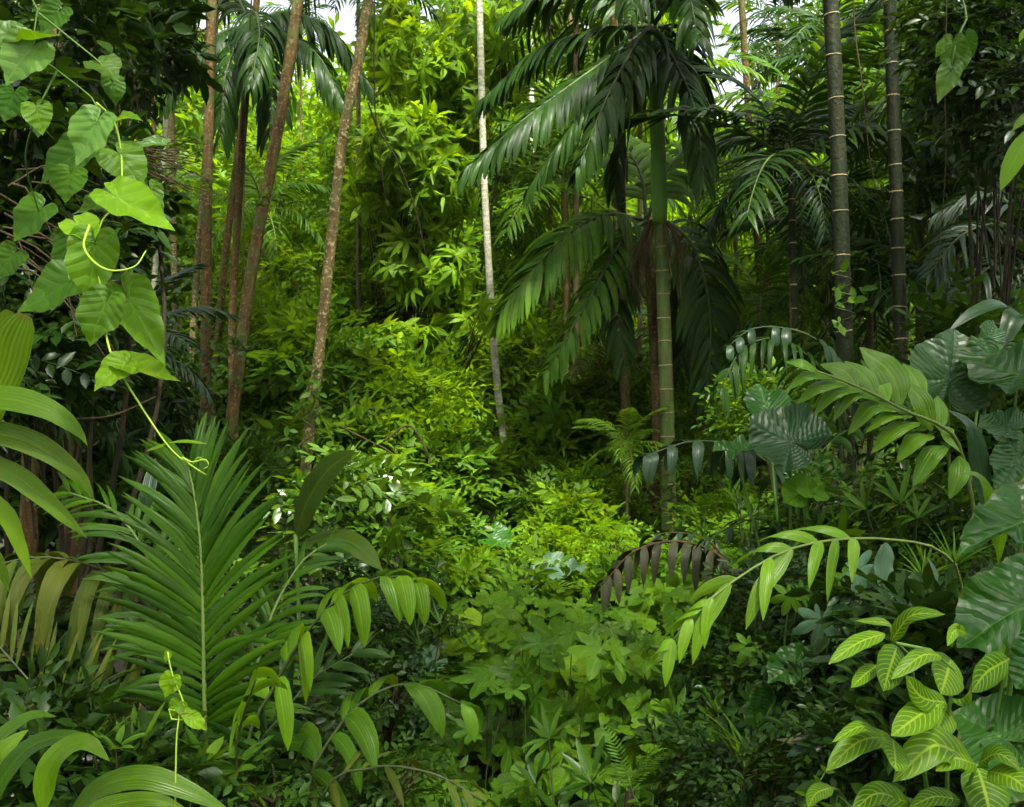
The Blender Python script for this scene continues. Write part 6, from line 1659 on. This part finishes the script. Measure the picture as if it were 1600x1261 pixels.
# ------------------------------------------------------------------ yellow-veined shrub in the lower right corner
b = foot(1480, 2.9)
sz = thing('veined_shrub', 'shrub with big green leaves boldly veined in yellow at the lower right corner', 'shrub', b)
S = 2.25
SL = [
    # attach, (mid), tip, width px, normal
    ((1393, 1000), (1425, 962), (1477, 960), 30, (0, -.6, .8)), ((1398, 1000), (1390, 975), (1336, 970), 18, (0, -.5, .8)), ((1382, 990), (1340, 1005), (1294, 1038), 26, (-.2, -.7, .7)),
    ((1402, 1010), (1390, 1045), (1380, 1080), 44, (0, -1, .2)), ((1370, 1040), (1350, 1055), (1330, 1075), 22, (-.3, -.8, .4)), ((1470, 1025), (1440, 1025), (1392, 1062), 26, (-.2, -.7, .7)),
    ((1486, 1030), (1478, 1058), (1470, 1085), 56, (0, -1, .1)), ((1478, 1098), (1440, 1090), (1415, 1055), 34, (0, -.9, .4)), ((1490, 1098), (1512, 1085), (1518, 1070), 34, (.2, -.8, .5)),
    ((1480, 1100), (1470, 1125), (1456, 1152), 46, (.1, -1, .3)), ((1470, 1100), (1430, 1122), (1392, 1150), 42, (-.2, -.9, .5)), ((1390, 1150), (1340, 1160), (1290, 1205), 34, (-.2, -.8, .6)),
    ((1395, 1155), (1398, 1180), (1400, 1205), 46, (.2, -.9, .3)), ((1378, 1150), (1345, 1135), (1300, 1160), 20, (0, -.6, .8)), ((1520, 1195), (1460, 1165), (1395, 1222), 52, (-.1, -.75, .7)),
    ((1525, 1195), (1490, 1185), (1462, 1205), 36, (0, -.7, .7)), ((1530, 1192), (1560, 1178), (1594, 1202), 34, (.1, -.7, .7)), ((1528, 1200), (1540, 1240), (1550, 1290), 64, (0, -1, .25)),
    ((1545, 1205), (1580, 1215), (1612, 1240), 46, (.2, -.9, .5)), ((1300, 1230), (1275, 1240), (1262, 1262), 24, (-.2, -.8, .6)), ((1420, 1255), (1370, 1240), (1330, 1270), 34, (-.1, -.8, .6)),
    ((1500, 1250), (1460, 1245), (1420, 1262), 28, (0, -.7, .7)), ((1540, 1040), (1560, 1030), (1568, 1005), 24, (.2, -.8, .4)), ((1488, 1010), (1490, 990), (1500, 975), 16, (0, -.9, .3)), ((1575, 1030), (1540, 1052), (1518, 1082), 42, (.3, -.9, .2)),
    ((1402, 992), (1408, 980), (1404, 968), 10, (.3, -.8, .4)), ((1510, 990), (1492, 985), (1480, 1010), 18, (0, -.9, .3)),
]
g = np.random.default_rng(12)
for i, (a, m_, t, w, nr) in enumerate(SL):
    dd = S + g.uniform(-.08, .10)
    A, B_, T = P(*a, dd + .05), P(*m_, dd), P(*t, dd - .04)
    part(curve_leaf([A, B_, T], w / F * dd * 1.18, 'oval', nr, .14, 16, 8, .02, i + 120), 'leaf', M['sanch'], sz)
for pts in ([b, P(1440, 1180, 2.4), P(1392, 1150, 2.33)], [b, P(1480, 1200, 2.45), P(1484, 1100, 2.33), P(1486, 1030, 2.32), P(1400, 1005, 2.3)], [b, P(1510, 1260, 2.4), P(1526, 1195, 2.3)], [b, P(1430, 1080, 2.5), P(1402, 1012, 2.33), P(1393, 998, 2.31)],
            [b, P(1330, 1270, 2.5), P(1300, 1232, 2.3)], [b, P(1560, 1100, 2.5), P(1575, 1030, 2.33)]):
    mb = MB(); tube(mb, spline(pts, 18), np.linspace(.008, .004, 18), 6); part(mb, 'stem', M['stem'], sz)

# sword fern in front of it
b = foot(1270, 2.6)
o = thing('sword_fern', 'bright ladder-like sword fern frond at the bottom left of the veined shrub', 'fern', b)
frond(o, [b] + px_path([(1255, 1300, 2.35), (1268, 1250, 2.3), (1282, 1215, 2.28), (1290, 1205, 2.27)]), (0, -.9, .4), 9, .062, .017, 'palm_bright', 'stem', sep=True, t0=.55, ang=(80, 60), grav=.3, lift=.1, seed=401, pname='needle', rw=(.004, .0015), nseg=4, shape=((.5, .7, 1), (1, .9, .4)))
frond(o, [b] + px_path([(1300, 1300, 2.4), (1330, 1262, 2.35), (1365, 1240, 2.32), (1395, 1238, 2.3)]), (0, -.6, .8), 9, .06, .017, 'fern', 'stem', sep=True, t0=.45, ang=(80, 60), grav=.3, seed=402, pname='needle', rw=(.004, .0015), nseg=4)
b = foot(960, 3.7)
o = thing('sword_fern', 'shaded fern frond with narrow rungs at the bottom right of the heart-leaf mound', 'fern', b)
frond(o, [b] + px_path([(1000, 1290, 3.4), (992, 1250, 3.38), (985, 1225, 3.36), (982, 1212, 3.35)]), (0, -.9, .4), 10, .075, .016, 'mid', 'stem', sep=True, t0=.5, ang=(85, 60), grav=.3, seed=403, pname='needle', rw=(.004, .0015), nseg=4)

# hanging vine leaves at the upper right
vb = P(1500, -40, 4)
o = thing('hanging_vine', 'pale hanging vine leaves in front of the dark upper right trees', 'vine', vb)
for i, (a, t, wf, mt) in enumerate([((1488, 70), (1478, 112), .8, 'heart'), ((1500, 88), (1488, 128), .7, 'heart_pale'), ((1485, 112), (1465, 160), .6, 'heart_pale'), ((1510, 60), (1522, 90), .8, 'heart_dark'), ((1475, 70), (1462, 88), .8, 'heart')]):
    A, T = P(*a, 3.8), P(*t, 3.8); l = np.linalg.norm(T - A)
    piece(HL[mt][i % 3], 'leaf', o, mat4(A, frame(norm(T - A)[None], np.array([-.3, -.9, .2]))[0] @ np.diag([wf, 1, 1]), l))
mb = MB(); tube(mb, spline(px_path([(1490, -450, 4.2), (1500, -40, 4), (1512, 20, 3.9), (1495, 62, 3.8), (1485, 112, 3.8)]), 20), .004, 5); part(mb, 'stem', M['stem'], o)
vb = P(1640, 160, 2)
o = thing('hanging_vine', 'two fresh long leaves poking in at the right edge', 'vine', vb)
for i, (pts, w) in enumerate([([(1640, 195), (1610, 215), (1585, 250), (1563, 298)], 34), ([(1640, 170), (1615, 178), (1595, 190), (1582, 204)], 18), ([(1640, 20), (1615, 40), (1598, 55), (1592, 66)], 16)]):
    part(curve_leaf([P(a, c, 2) for a, c in pts], w / F * 2, 'oval', (-.3, -.9, .3), .14, 14, 6, .02, i), 'leaf', M['strap'], o)
mb = MB(); tube(mb, spline(px_path([(1660, -900, 2.2), (1650, -40, 2), (1645, 100, 2), (1640, 195, 2)]), 12), .004, 5); part(mb, 'stem', M['stem'], o)


# ------------------------------------------------------------------ thin humid air
def haze(density):
    m, nt, N, L = _nodes('humid_air')
    pv = N.new('ShaderNodeVolumePrincipled'); pv.inputs['Density'].default_value = density; pv.inputs['Color'].default_value = (.95, .97, .88, 1); pv.inputs['Anisotropy'].default_value = .3
    o = N.new('ShaderNodeOutputMaterial'); L.new(pv.outputs[0], o.inputs['Volume'])
    lo, hi = np.array([-130, -14, -2.0]), np.array([130, 165, 60.0])
    v = np.array([[lo[0], lo[1], lo[2]], [hi[0], lo[1], lo[2]], [hi[0], hi[1], lo[2]], [lo[0], hi[1], lo[2]], [lo[0], lo[1], hi[2]], [hi[0], lo[1], hi[2]], [hi[0], hi[1], hi[2]], [lo[0], hi[1], hi[2]]])
    mb = MB(); mb.add(v, [(3, 2, 1, 0), (4, 5, 6, 7), (0, 1, 5, 4), (1, 2, 6, 5), (2, 3, 7, 6), (3, 0, 4, 7)])
    return solo(mb, 'haze', m, 'stuff', 'thin humid haze hanging in the forest air', 'haze')


haze(.0002)
